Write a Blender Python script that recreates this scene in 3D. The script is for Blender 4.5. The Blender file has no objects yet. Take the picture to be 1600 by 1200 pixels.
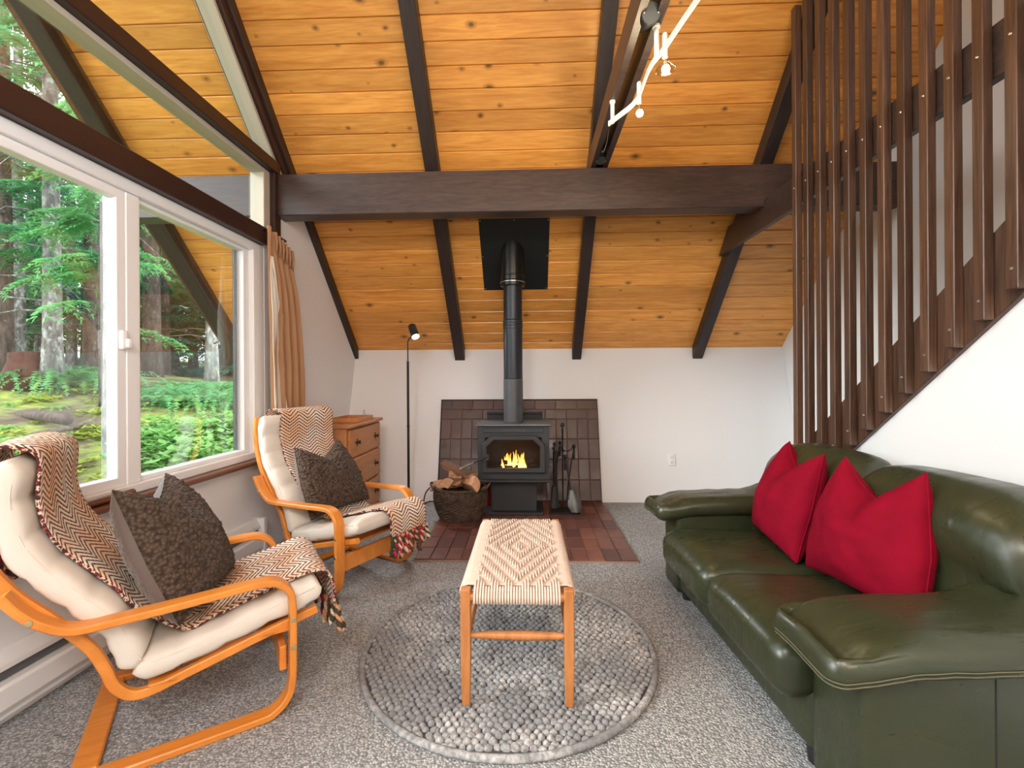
import bpy, bmesh, math, random
from math import sin, cos, pi, radians, sqrt, atan2, exp
from mathutils import Vector, Matrix, noise

# ------------------------------------------------------------------ camera, world, lights, exposure
scene = bpy.context.scene
COL = scene.collection
cam_d = bpy.data.cameras.new('camera')
cam_d.sensor_width = 36.0
cam_d.lens = 717.0 / 1600.0 * 36.0
cam_d.shift_y = -8.0 / 1600.0
cam_d.clip_start = 0.02
cam_d.clip_end = 200
cam = bpy.data.objects.new('camera', cam_d)
COL.objects.link(cam)
cam.matrix_world = (Matrix.Translation((0, 0, 1.2)) @ Matrix.Rotation(0.0347, 4, 'Z')
                    @ Matrix.Rotation(pi / 2, 4, 'X') @ Matrix.Rotation(-0.0058, 4, 'Z'))
scene.camera = cam

world = bpy.data.worlds.new('overcast_sky')
scene.world = world
world.use_nodes = True
bg = world.node_tree.nodes['Background']
bg.inputs[0].default_value = (0.86, 0.94, 1.0, 1)
bg.inputs[1].default_value = 3.0

sun_d = bpy.data.lights.new('hazy_sun', 'SUN')
sun_d.energy = 1.4
sun_d.angle = radians(22)
sun_d.color = (1, 0.97, 0.9)
sun = bpy.data.objects.new('hazy_sun', sun_d)
COL.objects.link(sun)
sun.rotation_euler = Vector((.80, .40, -.44)).to_track_quat('-Z', 'Y').to_euler()

scene.view_settings.view_transform = 'Standard'
scene.view_settings.look = 'None'
scene.view_settings.gamma = 1.0
scene.view_settings.use_curve_mapping = False
scene.view_settings.exposure = 1.08
scene.cycles.max_bounces = 8
scene.cycles.diffuse_bounces = 5
scene.cycles.transparent_max_bounces = 24
scene.cycles.sample_clamp_indirect = 6.0
scene.cycles.caustics_reflective = False
scene.cycles.caustics_refractive = False

rnd = random.Random(7)

# ------------------------------------------------------------------ helpers
def tag(o, label=None, cat=None, group=None, kind=None):
    if label: o['label'] = label
    if cat: o['category'] = cat
    if group: o['group'] = group
    if kind: o['kind'] = kind
    return o

def link(o, parent=None, keep=True):
    COL.objects.link(o)
    if parent is not None:
        o.parent = parent
        if keep and parent.type == 'EMPTY':
            o.matrix_parent_inverse = parent.matrix_basis.inverted()
    return o

def thing(name, label, cat, loc=(0, 0, 0), group=None, rz=0.0):
    o = bpy.data.objects.new(name, None)
    COL.objects.link(o)
    o.empty_display_size = 0.1
    o.location = loc
    o.rotation_euler = (0, 0, rz)
    return tag(o, label, cat, group)

def V(*a): return Vector(a)

class MB:
    """collects shapes that become one mesh object"""
    def __init__(s):
        s.v = []; s.f = []; s.uv = None; s.marks = []
    def add(s, vs, fs):
        b = len(s.v); s.marks.append((b, len(s.f)))
        s.v.extend([tuple(p) for p in vs])
        s.f.extend([tuple(i + b for i in f) for f in fs])
        return s
    def box(s, x0, x1, y0, y1, z0, z1):
        vs = [(x0,y0,z0),(x1,y0,z0),(x1,y1,z0),(x0,y1,z0),(x0,y0,z1),(x1,y0,z1),(x1,y1,z1),(x0,y1,z1)]
        return s.add(vs, [(0,3,2,1),(4,5,6,7),(0,1,5,4),(1,2,6,5),(2,3,7,6),(3,0,4,7)])
    def prism(s, poly, a0, a1, axis='x'):
        """poly: 2D points; axis x -> (y,z); y -> (x,z); z -> (x,y)"""
        def P(p, a):
            return (a, p[0], p[1]) if axis == 'x' else (p[0], a, p[1]) if axis == 'y' else (p[0], p[1], a)
        n = len(poly)
        vs = [P(p, a0) for p in poly] + [P(p, a1) for p in poly]
        fs = [tuple(range(n))[::-1], tuple(range(n, 2*n))]
        fs += [(i, (i+1) % n, n + (i+1) % n, n + i) for i in range(n)]
        return s.add(vs, fs)
    def ring_prism(s, outer, inner, a0, a1, axis='y'):
        """frame: outer and inner loops with the same number of points"""
        def P(p, a):
            return (a, p[0], p[1]) if axis == 'x' else (p[0], a, p[1]) if axis == 'y' else (p[0], p[1], a)
        n = len(outer)
        vs = [P(p, a0) for p in outer] + [P(p, a0) for p in inner] + [P(p, a1) for p in outer] + [P(p, a1) for p in inner]
        fs = []
        for i in range(n):
            j = (i+1) % n
            fs += [(i, j, n+j, n+i), (2*n+i, 3*n+i, 3*n+j, 2*n+j), (i, 2*n+i, 2*n+j, j), (n+i, n+j, 3*n+j, 3*n+i)]
        return s.add(vs, fs)
    def loft(s, rings, caps=True, closed=False):
        n = len(rings[0]); m = len(rings); b = []
        vs = [p for r in rings for p in r]
        fs = []
        for k in range(m if closed else m - 1):
            for i in range(n):
                a = k*n + i; c = k*n + (i+1) % n
                d = ((k+1) % m)*n
                fs.append((a, c, d + (i+1) % n, d + i))
        if caps and not closed:
            fs.append(tuple(range(n))[::-1]); fs.append(tuple(range((m-1)*n, m*n)))
        return s.add(vs, fs)
    def tube(s, path, r, n=8, closed=False, caps=True):
        path = [Vector(p) for p in path]; m = len(path)
        rr = r if isinstance(r, (list, tuple)) else [r]*m
        rings = []; prev = None
        for k in range(m):
            if closed: t = path[(k+1) % m] - path[k-1]
            else: t = path[min(k+1, m-1)] - path[max(k-1, 0)]
            t.normalize()
            if prev is None:
                up = V(0,0,1) if abs(t.z) < .9 else V(1,0,0)
                a = t.cross(up).normalized()
            else:
                a = (prev - t*prev.dot(t))
                a = a.normalized() if a.length > 1e-6 else t.orthogonal().normalized()
            prev = a; b_ = t.cross(a)
            rings.append([path[k] + a*rr[k]*cos(2*pi*i/n) + b_*rr[k]*sin(2*pi*i/n) for i in range(n)])
        return s.loft(rings, caps, closed)
    def lathe(s, prof, c=(0,0,0), n=24, M=None):
        """prof: (r,z)"""
        rings = []
        for r, z in prof:
            rings.append([(max(r,1e-5)*cos(2*pi*i/n), max(r,1e-5)*sin(2*pi*i/n), z) for i in range(n)])
        M_ = Matrix.Translation(c) @ (M if M else Matrix())
        rings = [[M_ @ Vector(p) for p in r] for r in rings]
        return s.loft(rings)
    def strip(s, path2, th, y0, y1, M=None):
        """bent lamination: path in (s,z), thickness th, lateral y0..y1"""
        pts = [Vector((p[0], 0, p[1])) for p in path2]; m = len(pts); rings = []
        for k in range(m):
            t = (pts[min(k+1,m-1)] - pts[max(k-1,0)]).normalized()
            nn = V(-t.z, 0, t.x)
            a = pts[k] + nn*th/2; b_ = pts[k] - nn*th/2; e = min(.004, th*.25)
            ia = pts[k] + nn*(th/2 - e); ib = pts[k] - nn*(th/2 - e)
            rings.append([(a.x,y0+e,a.z),(a.x,y1-e,a.z),(ia.x,y1,ia.z),(ib.x,y1,ib.z),(b_.x,y1-e,b_.z),(b_.x,y0+e,b_.z),(ib.x,y0,ib.z),(ia.x,y0,ia.z)])
        return s.loft(rings)
    def softbox(s, c, h, r, n=6, fn=None):
        """rounded box, centre c, half sizes h, radius r, optional point deform"""
        vs = []; fs = []; idx = {}
        def key(p): return (round(p[0],5), round(p[1],5), round(p[2],5))
        m = n
        def param(i, H):
            # dense near the edges
            return sin((-1 + 2*i/m)*pi/2)
        def pt(ax, sg, i, j):
            q = [0,0,0]; a, b_ = [k for k in range(3) if k != ax]
            q[ax] = sg; q[a] = param(i,0); q[b_] = param(j,0)
            p = Vector((q[0]*h[0], q[1]*h[1], q[2]*h[2]))
            inner = Vector([max(-(h[k]-r), min(h[k]-r, p[k])) for k in range(3)])
            d = p - inner
            if d.length > 1e-9:
                d = d.normalized()*r
                # flat regions keep full height
            return inner + d
        for ax in range(3):
            for sg in (-1, 1):
                g = []
                for i in range(m+1):
                    row = []
                    for j in range(m+1):
                        p = pt(ax, sg, i, j); k = key(p)
                        if k not in idx:
                            idx[k] = len(vs); vs.append(p)
                        row.append(idx[k])
                    g.append(row)
                for i in range(m):
                    for j in range(m):
                        q = (g[i][j], g[i+1][j], g[i+1][j+1], g[i][j+1])
                        if len(set(q)) < 3: continue
                        flip = (sg > 0) != (ax == 1)
                        fs.append(q if flip else q[::-1])
        out = []
        for p in vs:
            p = Vector(p)
            if fn: p = Vector(fn(p))
            out.append(p + Vector(c))
        return s.add(out, fs)
    def build_each(s, name, mat, parent=None, **kw):
        """every added piece becomes an object of its own"""
        out = []
        for k, (v0, f0) in enumerate(s.marks):
            v1, f1 = s.marks[k+1] if k + 1 < len(s.marks) else (len(s.v), len(s.f))
            m = MB(); m.v = s.v[v0:v1]; m.f = [tuple(i - v0 for i in f) for f in s.f[f0:f1]]
            out.append(m.build(name, mat, parent, **kw))
        return out
    def build(s, name, mat, parent=None, smooth=None, bevel=0.0, keep=True, bseg=1, fix=True):
        me = bpy.data.meshes.new(name)
        me.from_pydata(s.v, [], s.f)
        if fix and bevel <= 0 and len(s.f) < 60000:
            bm = bmesh.new(); bm.from_mesh(me)
            bmesh.ops.recalc_face_normals(bm, faces=bm.faces)
            bm.to_mesh(me); bm.free()
        if bevel > 0:
            bm = bmesh.new(); bm.from_mesh(me)
            bmesh.ops.recalc_face_normals(bm, faces=bm.faces)
            bmesh.ops.bevel(bm, geom=[e for e in bm.edges if len(e.link_faces) == 2 and e.calc_face_angle(0) > .5], offset=bevel, segments=bseg, profile=.6, affect='EDGES', clamp_overlap=True)
            bm.to_mesh(me); bm.free()
        if s.uv is not None:
            l = me.uv_layers.new(name='UVMap')
            for lp in me.loops:
                l.data[lp.index].uv = s.uv[lp.vertex_index]
        if mat is not None: me.materials.append(mat)
        if smooth is not None:
            me.polygons.foreach_set('use_smooth', [True]*len(me.polygons))
            if smooth < 179: me.set_sharp_from_angle(angle=radians(smooth))
        me.update()
        o = bpy.data.objects.new(name, me)
        return link(o, parent, keep)

def curve(pts, n=8):
    """Catmull-Rom through the points (any dimension)"""
    P = [Vector(p) for p in pts]; out = []
    for i in range(len(P)-1):
        p0 = P[max(i-1,0)]; p1 = P[i]; p2 = P[i+1]; p3 = P[min(i+2,len(P)-1)]
        for k in range(n):
            t = k/n
            out.append(0.5*((2*p1) + (p2-p0)*t + (2*p0-5*p1+4*p2-p3)*t*t + (3*p1-p0-3*p2+p3)*t*t*t))
    out.append(P[-1].copy())
    return out

def bx(name, x0, x1, y0, y1, z0, z1, mat, parent=None, bevel=0.004):
    return MB().box(x0,x1,y0,y1,z0,z1).build(name, mat, parent, bevel=bevel)

# ------------------------------------------------------------------ materials
class NT:
    def __init__(s, name):
        s.m = bpy.data.materials.new(name); s.m.use_nodes = True
        s.t = s.m.node_tree; s.t.nodes.clear()
        s.out = s.n('ShaderNodeOutputMaterial')
    def n(s, typ, **kw):
        nd = s.t.nodes.new(typ)
        for k, v in kw.items():
            if k.startswith('i_'):
                key = k[2:]
                key = int(key) if key.isdigit() else key.replace('_', ' ')
                nd.inputs[key].default_value = v
            else: setattr(nd, k, v)
        return nd
    def l(s, a, b): s.t.links.new(a, b)
    def bsdf(s, **kw):
        b = s.n('ShaderNodeBsdfPrincipled')
        for k, v in kw.items(): b.inputs[k.replace('_', ' ')].default_value = v
        s.l(b.outputs[0], s.out.inputs[0]); s.b = b
        return b
    def coords(s, kind='Object', scale=(1,1,1), offset_random=0.0, rot=(0,0,0)):
        tc = s.n('ShaderNodeTexCoord'); src = tc.outputs[kind]
        if offset_random:
            oi = s.n('ShaderNodeObjectInfo'); mu = s.n('ShaderNodeMath', operation='MULTIPLY', i_1=offset_random)
            s.l(oi.outputs['Random'], mu.inputs[0])
            va = s.n('ShaderNodeVectorMath', operation='ADD'); s.l(src, va.inputs[0]); s.l(mu.outputs[0], va.inputs[1])
            src = va.outputs[0]
        mp = s.n('ShaderNodeMapping'); mp.inputs['Scale'].default_value = scale; mp.inputs['Rotation'].default_value = rot
        s.l(src, mp.inputs[0])
        return mp.outputs[0]
    def noise(s, co, scale, detail=4, rough=.55, dist=0):
        nd = s.n('ShaderNodeTexNoise'); nd.inputs['Scale'].default_value = scale; nd.inputs['Detail'].default_value = detail
        nd.inputs['Roughness'].default_value = rough; nd.inputs['Distortion'].default_value = dist
        s.l(co, nd.inputs['Vector']); return nd.outputs[0]
    def ramp(s, fac, stops, interp='LINEAR'):
        r = s.n('ShaderNodeValToRGB'); r.color_ramp.interpolation = interp
        e = r.color_ramp.elements
        while len(e) < len(stops): e.new(.5)
        for i, (p, c) in enumerate(stops):
            e[i].position = p; e[i].color = (*c, 1) if len(c) == 3 else c
        s.l(fac, r.inputs[0]); return r.outputs[0]
    def mix(s, fac, a, b, blend='MIX'):
        m = s.n('ShaderNodeMix', data_type='RGBA', blend_type=blend)
        for x, i in ((fac, 0), (a, 6), (b, 7)):
            if hasattr(x, 'links'): s.l(x, m.inputs[i])
            elif isinstance(x, (int, float)): m.inputs[i].default_value = x
            else: m.inputs[i].default_value = (*x, 1)
        return m.outputs[2]
    def math(s, op, a, b=None, c=None):
        m = s.n('ShaderNodeMath', operation=op)
        for i, x in enumerate((a, b, c)):
            if x is None: continue
            if hasattr(x, 'links'): s.l(x, m.inputs[i])
            else: m.inputs[i].default_value = x
        return m.outputs[0]
    def bump(s, h, strength=.3, dist=.01):
        b = s.n('ShaderNodeBump'); b.inputs['Strength'].default_value = strength; b.inputs['Distance'].default_value = dist
        s.l(h, b.inputs['Height']); s.l(b.outputs[0], s.b.inputs['Normal']); return b
    def col(s, c):
        if hasattr(c, 'links'): s.l(c, s.b.inputs['Base Color'])
        else: s.b.inputs['Base Color'].default_value = (*c, 1)

def srgb(r, g, b):
    f = lambda c: ((c/255 + .055)/1.055)**2.4 if c/255 > .04045 else c/255/12.92
    return (f(r), f(g), f(b))

def plain(name, c, rough=.5, metal=0.0, bump=None, var=0.0, spec=.5):
    t = NT(name); t.bsdf(Roughness=rough, Metallic=metal); t.b.inputs['Specular IOR Level'].default_value = spec
    if var:
        co = t.coords(); nz = t.noise(co, 6, 5)
        t.col(t.mix(nz, tuple(x*(1-var) for x in c), tuple(min(1, x*(1+var)) for x in c)))
    else: t.col(c)
    if bump:
        co = t.coords(); t.bump(t.noise(co, bump[0], 4), bump[1], bump[2])
    return t.m

def wood(name, dark, light, stretch=(2, 14, 14), rough=.4, rand=5.0, knots=0.0, bump=.12, hue_rand=.25, coat=0.0, knot_scale=(1,1,1), grain=1.0):
    t = NT(name); t.bsdf(Roughness=rough)
    t.b.inputs['Coat Weight'].default_value = coat; t.b.inputs['Coat Roughness'].default_value = .2
    co = t.coords('Object', stretch, rand)
    n1 = t.noise(co, 1.6*grain, 6, .6, 1.2); n2 = t.noise(co, 7*grain, 3, .5)
    f = t.math('MULTIPLY_ADD', n2, .35, t.math('MULTIPLY', n1, .75))
    c = t.ramp(f, [(.3, dark), (.72, light)])
    oi = t.n('ShaderNodeObjectInfo')
    hv = t.n('ShaderNodeHueSaturation'); t.l(c, hv.inputs['Color'])
    t.l(t.math('MULTIPLY_ADD', oi.outputs['Random'], hue_rand, 1 - hue_rand/2), hv.inputs['Value'])
    c = hv.outputs[0]
    if knots:
        kc = t.coords('Object', knot_scale, rand)
        vo = t.n('ShaderNodeTexVoronoi', feature='F1', voronoi_dimensions='2D'); vo.inputs['Scale'].default_value = knots; vo.inputs['Randomness'].default_value = 1
        nd = t.n('ShaderNodeVectorMath', operation='ADD'); t.l(kc, nd.inputs[0])
        t.l(nd.outputs[0], vo.inputs['Vector'])
        wn = t.noise(kc, 11, 3); d = t.math('MULTIPLY_ADD', wn, .12, vo.outputs['Distance'])
        sp = t.n('ShaderNodeSeparateColor'); t.l(vo.outputs['Color'], sp.inputs[0])
        d = t.math('DIVIDE', d, t.math('MULTIPLY_ADD', sp.outputs[1], .95, .42))
        k = t.ramp(d, [(.085, (1,1,1)), (.12, (.5,.5,.5)), (.19, (0,0,0))])
        gate = t.math('GREATER_THAN', sp.outputs[0], .45)
        c = t.mix(t.math('MULTIPLY', k, t.math('MULTIPLY', gate, .85)), c, tuple(x*.16 for x in dark))
    t.col(c)
    t.bump(f, bump, .004)
    return t.m

M = {}
M['wall'] = plain('white_paint', (.79, .80, .82), .6, bump=(60, .06, .003))
M['white'] = plain('white_vinyl', (.82, .83, .85), .35)
M['whitemetal'] = plain('white_enamel', (.78, .79, .80), .4)
M['planks'] = wood('varnished_knotty_pine', (.54, .185, .028), (.90, .43, .095), (1.0, 12, 12), .38, 6.0, knots=3.6, knot_scale=(1.0, 1.5, 1), bump=.08, hue_rand=.30, coat=.2)
M['beam'] = wood('dark_stained_beam', (.018, .010, .008), (.066, .037, .029), (2.2, 16, 16), .42, 3.0, bump=.2, hue_rand=.1)
M['rafter'] = wood('dark_stained_rafter', (.014, .0085, .007), (.04, .024, .02), (16, 2.5, 2.5), .45, 3.0, bump=.2, hue_rand=.1)
M['slat'] = wood('dark_stained_slat', (.016, .008, .006), (.115, .056, .032), (22, 22, 1.0), .36, 8.0, bump=.35, hue_rand=.5)
M['trim'] = wood('dark_brown_trim', (.020, .008, .007), (.038, .016, .013), (8, 1.2, 8), .4, 3.0, bump=.1, hue_rand=.1)
M['sill'] = wood('brown_wood_sill', (.08, .025, .012), (.20, .075, .04), (14, 1.2, 14), .3, 3.0, hue_rand=.1)
M['black'] = plain('black_metal', (.012, .012, .013), .45, .3)
M['rubber'] = plain('black_rubber', (.012, .012, .012), .6)
M['steel'] = plain('bright_steel', (.62, .62, .62), .3, 1.0)
M['brass'] = plain('brass_bolt', (.75, .62, .35), .3, 1.0)

def glass(name, tint=(1, 1, 1), gloss=.06, grough=0.0):
    t = NT(name)
    tr = t.n('ShaderNodeBsdfTransparent'); tr.inputs[0].default_value = (*tint, 1)
    gl = t.n('ShaderNodeBsdfGlossy'); gl.inputs['Roughness'].default_value = grough; gl.inputs[0].default_value = (.9, .95, 1, 1)
    fr = t.n('ShaderNodeFresnel'); fr.inputs[0].default_value = 1.45
    mx = t.n('ShaderNodeMixShader')
    t.l(t.math('MULTIPLY', fr.outputs[0], gloss*5), mx.inputs[0])
    t.l(tr.outputs[0], mx.inputs[1]); t.l(gl.outputs[0], mx.inputs[2]); t.l(mx.outputs[0], t.out.inputs[0])
    return t.m
M['glass'] = glass('window_glass', (.97, .985, .98), .05)
M['stoveglass'] = glass('stove_glass', (.92, .88, .84), .06, .08)

def emit(name, c, s):
    t = NT(name); e = t.n('ShaderNodeEmission'); e.inputs[0].default_value = (*c, 1); e.inputs[1].default_value = s
    t.l(e.outputs[0], t.out.inputs[0]); return t.m
M['bulb_warm'] = emit('warm_bulb', (1, .78, .42), 40)
M['bulb_cool'] = emit('cool_bulb', (.88, .94, 1), 90)

def lamp_light(name, loc, energy, color, radius=.05, parent=None, spot=None, aim=None):
    d = bpy.data.lights.new(name, 'SPOT' if spot else 'POINT')
    d.energy = energy; d.color = color; d.shadow_soft_size = radius
    if spot: d.spot_size = radians(spot); d.spot_blend = .7
    o = bpy.data.objects.new(name, d); COL.objects.link(o)
    o.location = loc
    if aim is not None:
        o.rotation_euler = (Vector(aim) - Vector(loc)).to_track_quat('-Z', 'Y').to_euler()
    if parent is not None:
        o.parent = parent; o.matrix_parent_inverse = parent.matrix_basis.inverted()
    return o

# ------------------------------------------------------------------ the room
XL, XR = -1.85, 2.65            # inner faces of the two gable walls
TAN = 0.9885                    # roof pitch
CS, SN = cos(math.atan(TAN)), sin(math.atan(TAN))
YE, ZE = 4.88, 1.52             # eave line where roof meets the leaning wall
YB = 4.46                       # foot of the leaning wall
YRIDGE = 1.0
def roof(y): return ZE + (YE - y)*TAN
ZRIDGE = roof(YRIDGE)
YREAR = 2*YRIDGE - YE           # eave behind the camera

# carpet
t = NT('grey_loop_carpet'); t.bsdf(Roughness=.95); t.b.inputs['Specular IOR Level'].default_value = .15
co = t.coords('Object', (1, 1, 1))
vo = t.n('ShaderNodeTexVoronoi', feature='F1'); vo.inputs['Scale'].default_value = 125; vo.inputs['Randomness'].default_value = .8
t.l(co, vo.inputs['Vector'])
sp = t.n('ShaderNodeSeparateColor'); t.l(vo.outputs['Color'], sp.inputs[0])
big = t.noise(co, 1.4, 3)
c = t.ramp(sp.outputs[0], [(.0, (.27,.28,.285)), (.5, (.48,.495,.505)), (1, (.64,.655,.665))])
c = t.mix(t.ramp(vo.outputs['Distance'], [(.35, (0,0,0)), (.75, (1,1,1))]), c, (.19,.195,.20))
c = t.mix(t.math('MULTIPLY', big, .35), c, (.29,.295,.30))
t.col(c)
t.bump(t.math('SUBTRACT', 1.0, vo.outputs['Distance']), .7, .008)
M['carpet'] = t.m

floor = MB().box(-1.99, 2.79, YREAR - .15, 4.62, -.12, 0).build('floor', M['carpet'])
tag(floor, 'grey looped wall to wall carpet', kind='structure')

# leaning white wall behind the stove
wb = MB().prism([(YB, -.02), (YE + .004, ZE), (YE + .2, ZE), (YB + .2, -.02)], -1.99, 2.79, 'x').build('wall_back', M['wall'])
tag(wb, 'white knee wall behind the stove', kind='structure')

# left gable wall around the windows
mb = MB()
mb.box(-1.99, XL, YREAR, 3.166, -.02, .641)
mb.box(-1.99, XL, 3.166, 3.263, -.02, 2.142)
mb.prism([(3.263, -.02), (YB + .01, -.02), (YE, ZE), (3.36, roof(3.36)), (3.36, 2.72), (3.263, 2.72)], -1.99, XL, 'x')
mb.prism([(-1.2, -.02), (YREAR, -.02), (YREAR, ZE), (-1.34, roof(2*YRIDGE + 1.34)), (-1.2, roof(2*YRIDGE + 1.2))], -1.99, XL, 'x')
wl = mb.build('wall_left', M['wall']); tag(wl, 'white gable wall under and beside the windows', kind='structure')
# right gable wall
wr = MB().prism([(YREAR, -.02), (YB, -.02), (YE, ZE), (YRIDGE, ZRIDGE), (YREAR, ZE)], XR, XR + .14, 'x').build('wall_right', M['wall'])
tag(wr, 'white gable wall behind the stairs', kind='structure')
wq = MB().box(-1.99, 2.79, YREAR - .15, YREAR, -.02, ZE).build('wall_rear', M['wall'])
tag(wq, 'white knee wall behind the camera', kind='structure')

# ceiling: backing slabs and individual boards
ceil = MB().prism([(YE + .2, ZE + .03 - .2*TAN), (YRIDGE, ZRIDGE + .03), (YRIDGE, ZRIDGE + .2), (YE + .2, ZE + .2 - .2*TAN)], -1.99, 2.79, 'x') \
    .prism([(YE + 1.2, ZE + .03 - 1.2*TAN), (YRIDGE, ZRIDGE + .03), (YRIDGE, ZRIDGE + .2), (YE + 1.2, ZE + .2 - 1.2*TAN)], -3.25, -1.99, 'x') \
    .build('ceiling', M['rafter'])
tag(ceil, 'sloping varnished pine board ceiling', kind='structure')
back = MB().prism([(YREAR - .2, ZE - .2*TAN), (YRIDGE, ZRIDGE), (YRIDGE, ZRIDGE + .2), (YREAR - .2, ZE + .2 - .2*TAN)], -1.99, 2.79, 'x') \
    .prism([(YREAR - 1.2, ZE - 1.2*TAN), (YRIDGE, ZRIDGE), (YRIDGE, ZRIDGE + .2), (YREAR - 1.2, ZE + .2 - 1.2*TAN)], -3.25, -1.99, 'x') \
    .build('ceiling_rear', M['planks'])
tag(back, 'pine ceiling slope behind the camera', kind='structure')

PW = .1366
U0 = .085 - PW
def board_mesh(L):
    mb = MB(); e = .006; w = PW - .0025; th = .024
    mb.prism([(0, e), (e, 0), (w - e, 0), (w, e), (w, th), (0, th)], -L/2, L/2, 'x')
    # local: (x, along slope, outwards)
    me = bpy.data.meshes.new('board'); me.from_pydata(mb.v, [], mb.f); me.materials.append(M['planks'])
    bm = bmesh.new(); bm.from_mesh(me); bmesh.ops.recalc_face_normals(bm, faces=bm.faces); bm.to_mesh(me); bm.free()
    return me
bays = [(-3.2, -1.90), (-1.90, -.715), (-.715, .515), (.515, 1.77), (1.77, 2.65)]
for bi, (a, b) in enumerate(bays):
    me = board_mesh(b - a - .001)
    k0 = -8 if bi == 0 else 0
    for k in range(k0, 24):
        u = U0 + k*PW
        o = bpy.data.objects.new('board', me); COL.objects.link(o); o.parent = ceil
        # basis: x along ridge, y up the slope (towards camera), z outwards
        m = Matrix(((-1, 0, 0, (a + b)/2), (0, -CS, SN, YE - u*CS), (0, SN, CS, ZE + u*SN), (0, 0, 0, 1)))
        o.matrix_basis = m
mb = MB()
for k in range(24, 41):
    u = U0 + k*PW; e = .006; w = PW - .0025
    if YE - (u + w)*CS < YRIDGE: break
    def P(a_, n_): return (YE - (u + a_)*CS + n_*SN, ZE + (u + a_)*SN + n_*CS)
    mb.prism([P(0, e), P(e, 0), P(w - e, 0), P(w, e), P(w, .024), P(0, .024)], -3.2, 2.65, 'x')
up = mb.build('upper_boards', M['planks'], ceil); tag(up, kind='stuff')

# rafters
def rafter(x0, x1, label, group, y1=4.868, depth=.15):
    yb = y1
    mb = MB().prism([(yb, roof(yb) - .001), (YRIDGE, ZRIDGE - .001), (YRIDGE, ZRIDGE - depth), (yb, roof(yb) - depth)], x0, x1, 'x')
    return tag(mb.build('rafter', M['rafter'], bevel=.004), label, 'rafter', group)
G = 'dark roof rafters'
rafter(-.772, -.668, 'dark rafter between the floor lamp and the stovepipe', G)
rafter(.466, .56, 'dark rafter above the tool stand, under the track lights', G)
rafter(1.72, 1.82, 'dark rafter by the slatted stair screen', G)
rafter(-1.97, -1.812, 'dark rafter along the slanted top of the windows', G, y1=4.86, depth=.12)
rafter(-3.19, -3.03, 'dark outer rafter under the eave, seen through the window', G, y1=6.0, depth=.16)

# cross beam
beam = bx('cross_beam', -3.05, 2.649, 3.31, 3.45, 2.41, 2.713, M['beam'], bevel=.005)
tag(beam, 'long dark horizontal beam crossing the room above the stove', 'beam')
br = MB().box(-1.848, -1.835, 3.295, 3.31, 2.44, 2.54).build('bracket', M['steel'], beam)

# twin collar ties carrying the track light
for x0, lab in ((.462, 'plank of the twin ties on the stovepipe side, holding a track standoff'), (.545, 'plank of the twin ties on the stair side, above the track bulbs')):
    yend = 3.6
    mb = MB().prism([(3.66, 2.725), (3.66, 2.72 + .001), (-1.2, 2.72), (-1.2, 2.87), (3.50, 2.87)], x0, x0 + .038, 'x')
    tag(mb.build('collar_tie', M['beam'], bevel=.003), lab, 'beam', 'collar ties')
mb = MB().prism([(4.09, 2.268), (-1.0, 2.268), (-1.0, 2.463), (3.905, 2.463)], 1.68, 1.72, 'x')
tag(mb.build('collar_tie', M['beam'], bevel=.003), 'dark level tie running behind the stair slats', 'beam', 'collar ties')

# stair screen
screen = thing('stair_screen', 'tall screen of dark vertical wooden slats beside the stairs', 'screen', (1.66, 2.8, .4))
def str_bot(y): return .829 - .80*(y - 2.43)
def str_top(y): return 1.077 - .8075*(y - 2.505)
mb = MB().prism([(3.0, str_bot(3.0)), (3.0, str_top(3.0)), (-.6, str_top(-.6)), (-.6, str_bot(-.6))], 1.678, 1.72, 'x')
mb.build('stringer', M['slat'], screen, bevel=.003)
for i in range(16):
    yn = 2.857 - .1149*i
    z0 = str_bot(yn + .02) + .012
    z1 = roof(yn + .045) - .004 if yn > .0 else 3
    z1 = min(z1, 4.0)
    mb = MB().box(1.64, 1.677, yn, yn + .042, z0, z1)
    s_ = mb.build('slat', M['slat'], screen, bevel=.0025)
    if i % 1 == 0:
        bz = MB()
        for zz in (z0 + .07, 2.36):
            bz.lathe([(.0, 0), (.006, .0), (.005, .003), (0, .004)], (1.64, yn + .02, zz), 8, Matrix.Rotation(-pi/2, 4, 'Y'))
        bz.build_each('bolt', M['steel'], s_)
ws = MB().prism([(3.4, -.02), (3.4, max(0, str_bot(3.4))), (-1.0, str_bot(-1.0)), (-1.0, -.02)], 1.70, 1.78, 'x').build('wall_stair', M['wall'])
tag(ws, 'white wall under the stair stringer', kind='structure')
stairs = thing('staircase', 'wooden treads climbing behind the slatted screen', 'stairs', (2.2, 3.2, 0))
for k in range(13):
    y = 3.25 - k*.235; z = .19*(k + 1) - .1
    if z > str_bot(y) + .6: pass
    zz = str_bot(y - .12) + .12
    bx('tread', 1.785, 2.645, y - .26, y, zz - .035, zz, M['slat'], stairs, .004)

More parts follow.
